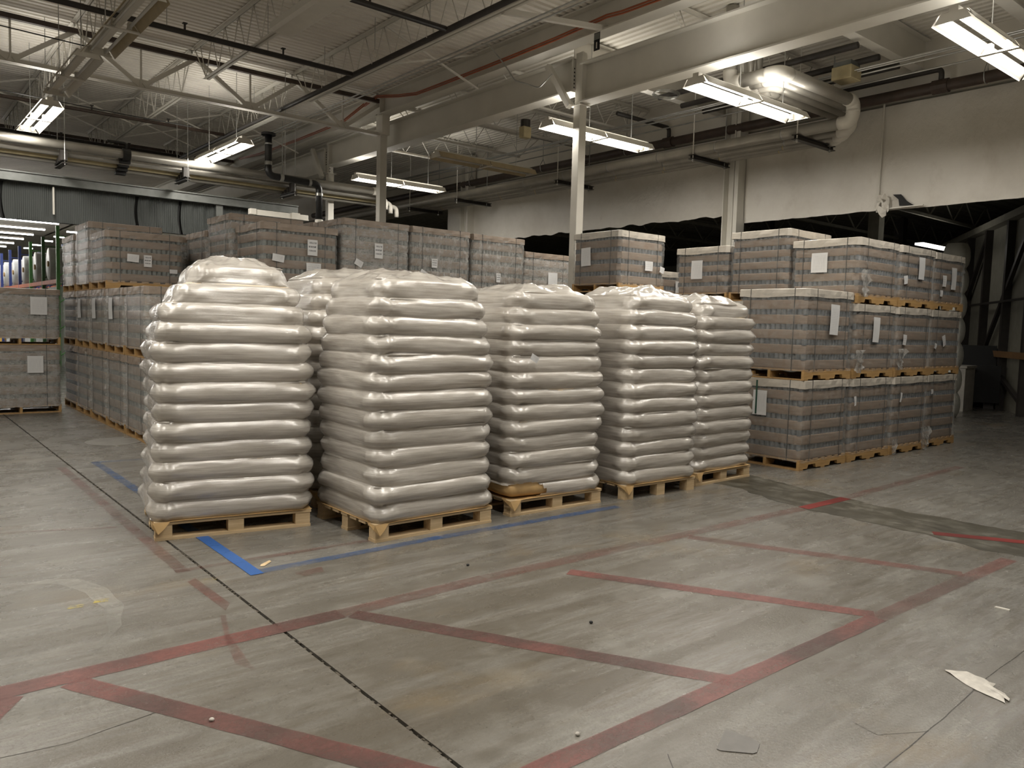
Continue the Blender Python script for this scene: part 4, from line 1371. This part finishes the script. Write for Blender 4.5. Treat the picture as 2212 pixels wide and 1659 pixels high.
    # crown: film gathered over the top
    base = len(film.v)
    lastrow = (nr - 1) * N
    CR = 12
    tz = zb - 0.012 + lh * layers
    tcx, tcy = cen(1.0)
    top = [film.v[lastrow + i] for i in range(N)]
    for j in range(1, CR + 1):
        u = j / CR
        f = (1 - u) ** 0.75
        for i in range(N):
            x, y, z = top[i]
            xx, yy = tcx + (x - tcx) * f, tcy + (y - tcy) * f
            rise = crown * math.sin(min(1.0, u * 1.25) * math.pi / 2)
            ruf = 0.045 * noise.noise(Vector((xx * 5 + seed, yy * 5, 2))) * min(1, u * 3) + 0.022 * noise.noise(Vector((xx * 16, yy * 16, seed))) * min(1, u * 4)
            film.v.append((xx, yy, tz + rise + ruf))
    for j in range(CR):
        o0 = lastrow if j == 0 else base + (j - 1) * N
        o1 = base + j * N
        for i in range(N):
            i2 = (i + 1) % N
            film.f.append((o0 + i, o0 + i2, o1 + i2, o1 + i))
    film.build('stretch_wrap', M['bagfilm'], root, smooth=True)
    return root


bag_stack((1.545, 5.81, 0), R(-10.3), 1.11, 0.95, 13, 2.0, 1, 'tall peaked film-wrapped bag stack at the outer end of the row, over the blue line', [1.0, 0.99, 0.975, 0.95, 0.90, 0.80, 0.62], lean=(0.02, 0.0), crown=0.075, peak=(0.05, 0.0))
bag_stack((2.81, 4.91, 0), R(0.6), 1.08, 0.93, 13, 1.93, 2, 'film-wrapped bag stack second in the front row, its corner nearest the viewer', [1.0, 0.98, 0.96, 0.93, 0.84], crown=0.08, lean=(-0.01, 0.02))
torn = bag_stack((4.13, 4.975, 0), R(-2.0), 1.05, 0.93, 13, 1.90, 3, 'film-wrapped bag stack with torn film and a bare kraft bag at its foot', [1.0, 0.98, 0.97, 0.93, 0.86], crown=0.08, hole=(0.15, 0.20, 0.22, 0.075), lean=(0.0, 0.02))
bag_stack((5.44, 4.88, 0), R(-2.0), 1.0, 0.93, 13, 1.93, 4, 'film-wrapped bag stack on bare blocks, between the torn stack and the last one', [1.0, 0.99, 0.97, 0.95, 0.84], boards=False, crown=0.09)
bag_stack((6.57, 4.93, 0), R(1.0), 0.99, 0.93, 13, 1.90, 5, 'last film-wrapped bag stack of the front row, beside the bare floor strip', [1.0, 0.99, 0.97, 0.95, 0.86], crown=0.09)
bag_stack((2.93, 6.14, 0), R(0.0), 1.05, 0.93, 13, 1.98, 6, 'shaded film-wrapped bag stack in the gap behind the two nearest stacks', [1.0, 0.98, 0.97, 0.94, 0.86], crown=0.09)
bag_stack((4.12, 6.12, 0), R(0.0), 1.05, 0.93, 13, 1.90, 7, 'film-wrapped bag stack hidden behind the torn one, only its crown showing', [1.0, 0.98, 0.97, 0.94, 0.86], crown=0.09)

# ================================================================== BOXED GLASS LOADS
_lm = {}


def load_meshes(W, D, lh, nl, cap, jar):
    key = (W, D, round(lh, 4), nl, cap, jar)
    if key in _lm:
        return _lm[key]
    # tray: cardboard lip around each layer, bulging sides
    th = lh * 0.63
    ring = rr_pts(W / 2 - 0.012, D / 2 - 0.012, 0.035, 44)
    mb = MB()
    for q, ins in ((0, -0.004), (0.10, 0.0), (0.5, 0.001), (0.90, 0.0), (1.0, -0.004)):
        for x, y, nx, ny, c in ring:
            w_ = 0.004 * noise.noise(Vector((x * 5, y * 5, q))) - 0.006 * c * abs(q - 0.5)
            mb.v.append((x + nx * (ins + w_), y + ny * (ins + w_), th * q))
    n = 44
    for j in range(4):
        for i in range(n):
            mb.f.append((j * n + i, j * n + (i + 1) % n, (j + 1) * n + (i + 1) % n, (j + 1) * n + i))
    mb.f.append(tuple(reversed(range(n))))
    mb.f.append(tuple(4 * n + i for i in range(n)))
    tray = mb.mesh('tray', M['tray'], False)
    # jars: glass showing between the trays (perimeter only)
    jb = MB()
    jr = 0.033
    jh = lh - th
    a, b = W / 2 - 0.050, D / 2 - 0.050
    for k in range(nl):
        z0 = lh * k + th
        nx_, ny_ = int(2 * a / 0.066), int(2 * b / 0.066)
        pos = [(-a + 2 * a * i / nx_, s * b) for i in range(nx_ + 1) for s in (-1, 1)] + [(s * a, -b + 2 * b * i / ny_) for i in range(1, ny_) for s in (-1, 1)]
        for (x, y) in pos:
            bb = len(jb.v)
            for zz in (z0 - 0.004, z0 + jh + 0.004):
                for q in range(8):
                    jb.v.append((x + jr * math.cos(q * math.pi / 4), y + jr * math.sin(q * math.pi / 4), zz))
            for q in range(8):
                jb.f.append((bb + q, bb + (q + 1) % 8, bb + 8 + (q + 1) % 8, bb + 8 + q))
    jars = jb.mesh('jars', M[jar], True)
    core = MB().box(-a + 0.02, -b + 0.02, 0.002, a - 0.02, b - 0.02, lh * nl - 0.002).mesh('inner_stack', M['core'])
    # top cap with a slight overhang and drooping skirt
    cb = MB()
    ring = rr_pts(W / 2 + 0.004, D / 2 + 0.004, 0.015, 64)
    n = 64
    for q in range(4):
        zz = (-0.028, 0.012, 0.058, 0.064)[q]
        for i, (x, y, nx, ny, c) in enumerate(ring):
            dz = 0.016 * noise.noise(Vector((x * 4, y * 4, 3.3))) if q == 0 else 0.006 * noise.noise(Vector((x * 3, y * 3, 1)))
            o_ = 0.008 * noise.noise(Vector((x * 7, y * 7, q))) + (0.004, 0.004, 0.002, -0.012)[q]
            cb.v.append((x + nx * o_, y + ny * o_, zz + dz))
    for j in range(3):
        for i in range(n):
            cb.f.append((j * n + i, j * n + (i + 1) % n, (j + 1) * n + (i + 1) % n, (j + 1) * n + i))
    cb.f.append(tuple(3 * n + i for i in range(n)))
    capm = cb.mesh('top_cap', M[cap], False)
    # film shells (three variants)
    films = []
    H = lh * nl
    for v in range(3):
        fb = MB()
        N = 84
        rows = nl * 5
        for j in range(rows + 1):
            z = -0.03 + (H + 0.04) * j / rows
            kk = (z % lh) / lh if z > 0 else 0
            inn = -0.003 if kk > 0.62 else 0.002
            ring = rr_pts(W / 2, D / 2, 0.04, N)
            for i, (x, y, nx, ny, c) in enumerate(ring):
                w_ = 0.007 * noise.noise(Vector((x * 6 + v * 9, y * 6, z * 7))) + 0.022 * c * noise.noise(Vector((x * 20, y * 20, z * 20 + v)))
                zz = z + (0.02 * noise.noise(Vector((x * 8, y * 8, v + 4.0))) if j == 0 else 0)
                fb.v.append((x + nx * (0.006 + inn + w_), y + ny * (0.006 + inn + w_), zz))
        for j in range(rows):
            for i in range(N):
                fb.f.append((j * N + i, j * N + (i + 1) % N, (j + 1) * N + (i + 1) % N, (j + 1) * N + i))
        films.append({mt: fb.mesh('stretch_wrap', M[mt], True) for mt in ('film_clear', 'film_thick', 'film_crinkled')})
    straps = []
    e = 0.010
    for x in (-W * 0.32, W * 0.32):
        s = MB()
        s.box(x - 0.004, -D / 2 - e, -0.02, x + 0.004, -D / 2 - e + 0.003, H + 0.07)
        s.box(x - 0.004, D / 2 + e - 0.003, -0.02, x + 0.004, D / 2 + e, H + 0.07)
        s.box(x - 0.004, -D / 2 - e, H + 0.068, x + 0.004, D / 2 + e, H + 0.071)
        straps.append(s.mesh('strap', M['strap']))
    for y in (-D * 0.32, D * 0.32):
        s = MB()
        s.box(-W / 2 - e, y - 0.004, -0.02, -W / 2 - e + 0.003, y + 0.004, H + 0.07)
        s.box(W / 2 + e - 0.003, y - 0.004, -0.02, W / 2 + e, y + 0.004, H + 0.07)
        s.box(-W / 2 - e, y - 0.004, H + 0.068, W / 2 + e, y + 0.004, H + 0.071)
        straps.append(s.mesh('strap', M['strap']))
    _lm[key] = (tray, jars, core, capm, films, straps)
    return _lm[key]


_sheetm = {}


def add_sheet(root, face, u, z, wd, ht, mat, tilt=0.0):
    """flat printed sheet stuck on a face; u = distance along the face from its start, z = centre height"""
    key = (round(wd, 3), round(ht, 3), mat)
    if key not in _sheetm:
        def fn(i, j):
            return (wd * (i / 4 - 0.5), ht * (j / 5 - 0.5), 0.003 * math.sin(i * 1.3 + j * 0.8))
        _sheetm[key] = MB().grid(fn, 5, 6).mesh('label_sheet', M[mat], True)
    e = 0.022
    if face == 'F':      # -Y face, u along +X
        o = obj('label_sheet', _sheetm[key], root, (u, -e, z), (R(90), 0, 0))
    else:                # -X face, u along +Y from the near corner
        o = obj('label_sheet', _sheetm[key], root, (-e, u, z), (R(90), 0, R(-90)))
    o.rotation_euler.rotate_axis('Z', tilt)
    return o


LOADS = 0


def load(x, y, z, W, D, H, label, group, cap='cap_white', film='film_clear', jar='jar', sheets=(), rot90=False, yawd=0.0, hidden=False):
    global LOADS
    LOADS += 1
    rn = random.Random(LOADS * 7)
    root = thing('wrapped_box_load', label, 'box pallet', (x, y, z), (0, 0, R(yawd)), group)
    stringer_pallet(root, W, D, rot90)
    body = H - 0.125 - 0.07
    nl = max(3, int(round(body / 0.168)))
    lh = body / nl
    tray, jars, core, capm, films, straps = load_meshes(W, D, lh, nl, cap, jar)
    cx, cy, zb = W / 2, D / 2, 0.127
    obj('inner_stack', core, root, (cx, cy, zb))
    for k in range(nl):
        obj('tray', tray, root, (cx + rn.uniform(-0.006, 0.006), cy + rn.uniform(-0.006, 0.006), zb + lh * k + 0.001))
    j = obj('jars', jars, root, (cx, cy, zb))
    j['kind'] = 'stuff'
    obj('top_cap', capm, root, (cx, cy, zb + lh * nl + 0.002))
    obj('stretch_wrap', films[LOADS % 3][film], root, (cx, cy, zb))
    if not hidden:
        for s in straps:
            obj('strap', s, root, (cx, cy, zb))
    for sh in sheets:
        add_sheet(root, *sh)
    return root


GR = 'wrapped box pallets of the block beside the bare strip'
GL = 'wrapped box pallets of the long back block'
GH = 'hidden supporting box pallets'
HID = 'film-wrapped box pallet buried in the back rows, hidden by the loads around it'
rw, rd = 1.07, 0.92
BIG = (0.20, 0.27)
# front row of the right block
x0 = [8.36, 9.50, 10.62, 11.76]
load(8.36, 4.82, 0, rw, rd, 1.06, 'bottom corner box pallet with a green strap over its white sheet', GR, sheets=(('S', 0.55, 0.76, 0.19, 0.30, 'sheet'),))
load(x0[1], 4.82, 0, rw, rd, 1.06, 'second box pallet on the floor from the block corner, small tag near its top edge', GR, sheets=(('F', 0.06, 0.78, 0.05, 0.12, 'sticker_small', 0.15),))
load(x0[2], 4.82, 0, rw, rd, 1.06, 'third box pallet on the floor from the block corner', GR, sheets=(('F', 0.20, 0.78, 0.05, 0.13, 'sticker_small', -0.2),))
load(x0[3], 4.86, 0, rw, rd, 1.06, 'end box pallet on the floor of the block, at the dark bay', GR, sheets=(('F', 0.13, 0.82, 0.07, 0.07, 'sticker_small'),))
load(8.36, 4.82, 1.06, rw, rd, 1.07, 'corner box pallet standing on the green-strapped one, white sheet on its long side', GR, sheets=(('F', 0.58, 0.72, 0.20, 0.36, 'sheet', -0.04),))
load(x0[1], 4.82, 1.06, rw, rd, 0.94, 'middle-tier box pallet next to the corner one, bent sheet on its face', GR, film='film_clear', sheets=(('F', 0.50, 0.62, 0.17, 0.32, 'sheet', -0.03),))
load(x0[2], 4.82, 1.06, rw, rd, 0.94, 'middle-tier box pallet with one square sticker, third from the corner', GR, sheets=(('F', 0.20, 0.50, 0.10, 0.14, 'sticker_small', -0.1),))
load(x0[3], 4.86, 1.06, rw, rd, 0.94, 'end box pallet of the middle tier with two slanted stickers', GR, sheets=(('F', 0.42, 0.50, 0.10, 0.16, 'sticker_small', 0.35), ('F', 0.14, 0.42, 0.07, 0.08, 'sticker_small', -0.3)))
load(x0[1], 4.82, 2.00, rw, rd, 0.82, 'topmost box pallet at the step of the block, loose film at its corner', GR, sheets=(('S', 0.52, 0.52, 0.22, 0.25, 'sheet'),))
load(x0[2], 4.82, 2.00, rw, rd, 0.82, 'topmost box pallet in the middle of the top row, narrow sheet and square sticker', GR, sheets=(('F', 0.58, 0.54, 0.18, 0.30, 'sheet'), ('F', 0.12, 0.36, 0.11, 0.11, 'sticker_small', 0.15)))
load(x0[3], 4.86, 2.00, rw, rd, 0.82, 'topmost end box pallet of the block with two stacked stickers', GR, sheets=(('F', 0.62, 0.47, 0.17, 0.32, 'sheet'), ('F', 0.30, 0.42, 0.13, 0.16, 'sticker_small'), ('F', 0.22, 0.24, 0.09, 0.09, 'sticker_small')))
# second and third column of the right block
load(9.49, 5.78, 0, rw, rd, 1.02, HID, GH, hidden=True)
load(9.49, 5.78, 1.02, rw, rd, 1.02, HID, GH, hidden=True)
load(9.49, 5.78, 2.04, rw, rd, 0.96, 'tallest box pallet top behind the block corner, five grey bands', GR)
load(9.49, 6.74, 0, rw, rd, 1.02, HID, GH, hidden=True)
load(9.49, 6.74, 1.02, rw, rd, 1.02, 'box pallet under the white-sheeted one, seen just above the bag stacks', GR)
load(9.49, 6.74, 2.04, rw, rd, 0.79, 'upper box pallet with a white sheet between the wall column and the tallest top', GR, sheets=(('S', 0.52, 0.46, 0.20, 0.27, 'sheet'),))
# small load glimpsed farther back
load(9.62, 8.35, 0, rw, rd, 0.92, HID, GH, hidden=True)
load(9.62, 8.35, 0.92, rw, rd, 0.92, HID, GH, hidden=True)
load(9.62, 8.35, 1.84, rw, rd, 0.72, 'low box pallet glimpsed in the gap behind the crinkled one', GR, sheets=(('F', 0.80, 0.42, 0.2, 0.3, 'sheet'),))
# load by the tall column
load(8.36, 7.42, 0, 1.0, 0.96, 1.09, HID, GH, hidden=True)
load(8.36, 7.42, 1.09, 1.0, 0.96, 1.05, 'box pallet under the one beside the tall column', GR)
pc = load(8.36, 7.78, 2.14, 1.0, 0.96, 0.88, 'shiny box pallet standing beside the tall white column, sheet on its dim side', GR, sheets=(('S', 0.66, 0.52, 0.20, 0.27, 'sheet', 0.04), ('F', 0.62, 0.40, 0.17, 0.14, 'sticker_small'), ('F', 0.92, 0.36, 0.10, 0.09, 'sticker_small', -0.25)))

# left block, front row (Y = 10.4)
lw, ld = 1.12, 0.98
fx = [(4.16, 2.92, 'film_clear', 'box pallet top with bar code sticker above the peaked bag stack', (('F', 0.72, 0.62, 0.15, 0.22, 'sticker'), ('F', 0.22, 0.44, 0.17, 0.10, 'sticker_small', -0.12), ('F', 0.74, 0.33, 0.22, 0.15, 'sticker_small'))),
      (5.36, 3.10, 'film_thick', 'high box pallet top with one bar code sticker, second from the peaked stack', (('F', 0.58, 0.66, 0.14, 0.22, 'sticker'), ('F', 0.25, 0.46, 0.13, 0.09, 'sticker_small', -0.45))),
      (6.52, 3.10, 'film_crinkled', 'crinkled high box pallet top with glass showing through, third from the peaked stack', (('F', 0.42, 0.55, 0.11, 0.14, 'sticker'), ('F', 0.22, 0.38, 0.13, 0.09, 'sticker_small', -0.5))),
      (7.69, 3.09, 'film_crinkled', 'frosted high box pallet top at the end of the back row', (('F', 0.54, 0.40, 0.09, 0.15, 'sticker'),)),
      (8.86, 2.90, 'film_thick', 'lower box pallet top with a white sheet behind the tall column', (('F', 0.66, 0.42, 0.22, 0.30, 'sheet'),))]
for i, (x, top, fm, lab, sh) in enumerate(fx):
    yy = 10.42 if i < 4 else 10.48
    load(x, yy, 0, lw, ld, 1.07, HID, GH, cap='cap_brown', hidden=True)
    load(x, yy, 1.07, lw, ld, 0.93, HID, GH, cap='cap_brown', hidden=True)
    load(x, yy, 2.00, lw, ld, top - 2.0, lab, GL, cap='cap_brown', film=fm, jar='jar_green', sheets=sh)
for (y, top, lab) in ((11.46, 3.12, 'very shiny box pallet top rising behind the one with bar code stickers'), (12.50, 2.95, 'hazy box pallet top in the dim gap behind the shiny one')):
    load(4.10, y, 0, lw, ld, 1.07, HID, GH, cap='cap_brown', hidden=True)
    load(4.10, y, 1.07, lw, ld, 0.93, HID, GH, cap='cap_brown', hidden=True)
    load(4.10, y, 2.00, lw, ld, top - 2.0, lab, GL, cap='cap_brown', film='film_crinkled', jar='jar_green')
load(5.36, 11.46, 0, lw, ld, 1.07, HID, GH, cap='cap_brown', hidden=True)
load(5.36, 11.46, 1.07, lw, ld, 0.93, HID, GH, cap='cap_brown', hidden=True)
load(5.36, 11.46, 2.0, lw, ld, 1.12, HID, GH, cap='cap_brown', hidden=True)
# left block, side column (X = 2.65)
sw, sd_ = 1.06, 0.98
ys = [10.38, 11.42, 12.46, 13.50]
t1 = ['bottom box pallet of the side column, nearest the viewer', 'second bottom box pallet of the side column', 'third bottom box pallet of the side column', 'fourth bottom box pallet of the side column, at the dark gap']
t2 = ['upper box pallet of the side column beside the peaked bag stack', 'upper box pallet with a narrow sheet, second in the side column', 'upper box pallet with a narrow sheet, third in the side column', 'upper box pallet with a narrow sheet at the dark gap']
for i, y in enumerate(ys):
    load(2.66, y, 0, sw, sd_, 1.07, t1[i], GL, cap='cap_brown', film='film_thick', jar='jar_green')
    load(2.66, y, 1.07, sw, sd_, 0.90, t2[i], GL, cap='cap_brown', film='film_thick', jar='jar_green', sheets=(('S', 0.62, 0.62, 0.22, 0.30, 'sheet'),) if i else ())
load(2.66, 12.40, 1.97, sw, sd_, 0.84, 'top box pallet with two square stickers above the side column', GL, cap='cap_brown', jar='jar_green', film='film_clear', sheets=(('F', 0.36, 0.46, 0.16, 0.11, 'sticker_small', -0.06), ('F', 0.56, 0.43, 0.11, 0.17, 'sticker'), ('F', 0.92, 0.30, 0.11, 0.06, 'sticker_small')))
load(2.66, 13.46, 1.97, sw, sd_, 1.05, 'tall top box pallet behind the one with two stickers', GL, cap='cap_brown', jar='jar_green', film='film_thick')
load(2.66, 14.56, 0, sw, sd_, 1.07, HID, GH, cap='cap_brown', hidden=True)
load(2.66, 14.56, 1.07, sw, sd_, 0.90, HID, GH, cap='cap_brown', hidden=True)
load(2.66, 14.56, 1.97, sw, sd_, 0.93, 'farthest top box pallet of the side column, next to the green rack', GL, cap='cap_brown', jar='jar_green', film='film_thick')
load(3.80, 13.54, 0, sw, sd_, 1.07, HID, GH, cap='cap_brown', hidden=True)
load(3.80, 13.54, 1.07, sw, sd_, 0.90, HID, GH, cap='cap_brown', hidden=True)
load(3.80, 13.54, 1.97, sw, sd_, 0.95, 'brown box pallet lid showing just past the tall top one', GL, cap='cap_brown', jar='jar_green', film='film_thick')
# separate stack at the far end of the aisle
load(1.30, 14.42, 0, 1.12, 1.0, 1.09, 'lower box pallet standing alone across the aisle, white sheet on it', GL, cap='cap_brown', jar='jar_green', film='film_thick', rot90=True, sheets=(('F', 0.76, 0.78, 0.22, 0.27, 'sheet'),))
load(1.30, 14.42, 1.09, 1.12, 1.0, 0.89, 'upper box pallet standing alone across the aisle, white sheet on it', GL, cap='cap_brown', jar='jar_green', film='film_thick', rot90=True, sheets=(('F', 0.82, 0.62, 0.23, 0.28, 'sheet'),))
load(0.10, 14.42, 0, 1.12, 1.0, 1.09, 'lower box pallet cut off by the picture edge, across the aisle', GL, cap='cap_brown', jar='jar_green', film='film_thick', rot90=True)
load(0.10, 14.42, 1.09, 1.12, 1.0, 0.89, 'upper box pallet cut off by the picture edge, across the aisle', GL, cap='cap_brown', jar='jar_green', film='film_thick', rot90=True)

# green strap hanging over the corner pallet's sheet
MB().box(-0.030, 0.585, 0.62, -0.026, 0.605, 1.03).build('green_strap', M['green_strap'], [o for o in COL.objects if o.get('label', '').startswith('bottom corner box')][0])


# loose film tatters on the right block
def tatter(parent_label, loc, s, seed):
    par = [o for o in COL.objects if o.get('label', '') == parent_label][0]

    def fn(i, j):
        u, v = i / 8 - 0.5, j / 8
        return (u * s * (1 - 0.5 * v) + 0.3 * s * noise.noise(Vector((u * 4, v * 4, seed))), -0.03 - 0.35 * s * abs(noise.noise(Vector((u * 5, v * 5, seed + 3)))), -v * s * 1.3)
    o = MB().grid(fn, 9, 9).build('loose_film', M['film_crinkled'], par, loc, smooth=True)
    return o


tatter('topmost box pallet at the step of the block, loose film at its corner', (0.10, 0, 0.42), 0.26, 1)
tatter('third box pallet on the floor from the block corner', (0.05, 0, 0.22), 0.16, 2)
tatter('middle-tier box pallet with one square sticker, third from the corner', (0.06, 0, 0.38), 0.22, 3)
tatter('middle-tier box pallet next to the corner one, bent sheet on its face', (0.05, 0, 0.36), 0.22, 4)
tatter('third box pallet on the floor from the block corner', (0.98, 0, 0.34), 0.26, 5)

# sticker on the torn bag stack
o = add_sheet(torn, 'F', 0.17, 1.335, 0.085, 0.055, 'sticker_small', -0.5)
o.location.y = -0.055

# ================================================================== SMALL THINGS ON THE FLOOR
outline = [(3.985, 1.475), (3.995, 1.455), (4.02, 1.44), (4.04, 1.40), (4.03, 1.36), (4.035, 1.32), (4.00, 1.28), (4.015, 1.265), (3.99, 1.262), (3.965, 1.26), (3.95, 1.235), (3.93, 1.20), (3.91, 1.185), (3.885, 1.165), (3.86, 1.16), (3.875, 1.185), (3.83, 1.165), (3.845, 1.20), (3.85, 1.24), (3.865, 1.29), (3.89, 1.345), (3.925, 1.40), (3.955, 1.44), (3.965, 1.465)]
mb = MB()
nO = len(outline)
cxo = sum(p[0] for p in outline) / nO
cyo = sum(p[1] for p in outline) / nO
for sc_, zz in ((1.0, 0.003), (0.6, 0.012), (0.25, 0.006)):
    for i, (x, y) in enumerate(outline):
        mb.v.append((cxo + (x - cxo) * sc_, cyo + (y - cyo) * sc_, zz + 0.006 * noise.noise(Vector((x * 40, y * 40, sc_))) + (0.004 if i < 16 and i > 10 and sc_ == 1 else 0)))
for j in range(2):
    for i in range(nO):
        mb.f.append((j * nO + i, j * nO + (i + 1) % nO, (j + 1) * nO + (i + 1) % nO, (j + 1) * nO + i))
mb.f.append(tuple(2 * nO + i for i in range(nO)))
o = mb.build('paper_scrap', M['paper_scrap'], smooth=True)
tag(o, 'torn strip of white paper lying on the bare concrete floor', 'paper')
mb = MB()
mb.v = [(1.93, 4.845, 0.006), (1.955, 4.835, 0.006), (2.03, 4.905, 0.006), (2.015, 4.925, 0.006), (1.94, 4.86, 0.012), (2.02, 4.912, 0.014)]
mb.f = [(0, 1, 4), (1, 2, 5, 4), (2, 3, 5), (3, 0, 4, 5), (0, 3, 2, 1)]
mb.v = [(x, y, z - 0.003) for x, y, z in mb.v]
tag(mb.build('wood_splinter', M['wood_pale']), 'pale wood splinter beside the blue painted corner', 'splinter')
mb = MB()
mb.v = [(5.165, 1.665, 0.0045), (5.18, 1.66, 0.0045), (5.19, 1.59, 0.0045), (5.175, 1.588, 0.0045)]
mb.f = [(0, 1, 2, 3)]
mb.prism([(5.165, 1.665), (5.18, 1.66), (5.19, 1.59), (5.175, 1.588)], 'Z', 0.0005, 0.008)
tag(mb.build('cable_tie', M['white_pvc']), 'tiny white cable tie scrap on the dusty floor', 'litter item')
mb = MB().prism([(2.644, 1.765), (2.66, 1.655), (2.652, 1.628), (2.585, 1.598), (2.565, 1.602), (2.482, 1.690), (2.480, 1.706), (2.625, 1.772)], 'Z', 0.0004, 0.003)
tag(mb.build('tape_patch', M['tape_patch']), 'grey tape square stuck on the floor by the red lane', 'tape')
for i, (x, y, lab) in enumerate(((3.05, 4.1, 'dark pebble on the floor between the red lane and the bag stacks'), (1.02, 3.05, 'pale pebble beside the first red diagonal'), (3.0, 2.9, 'dark pebble inside the red hatched lane'), (2.12, 2.10, 'pale pebble on the red lane edge'))):
    def fn(a, b):
        an, t = 2 * math.pi * a / 8, math.pi * b / 5
        r = 0.011 * (1 + 0.25 * noise.noise(Vector((a, b, x))))
        return (x + r * math.sin(t) * math.cos(an), y + r * math.sin(t) * math.sin(an), 0.007 - 0.7 * r * math.cos(t))
    tag(MB().grid(fn, 8, 6, True).build('pebble', M['blk'] if i % 2 == 0 else M['paper_scrap']), lab, 'pebble')
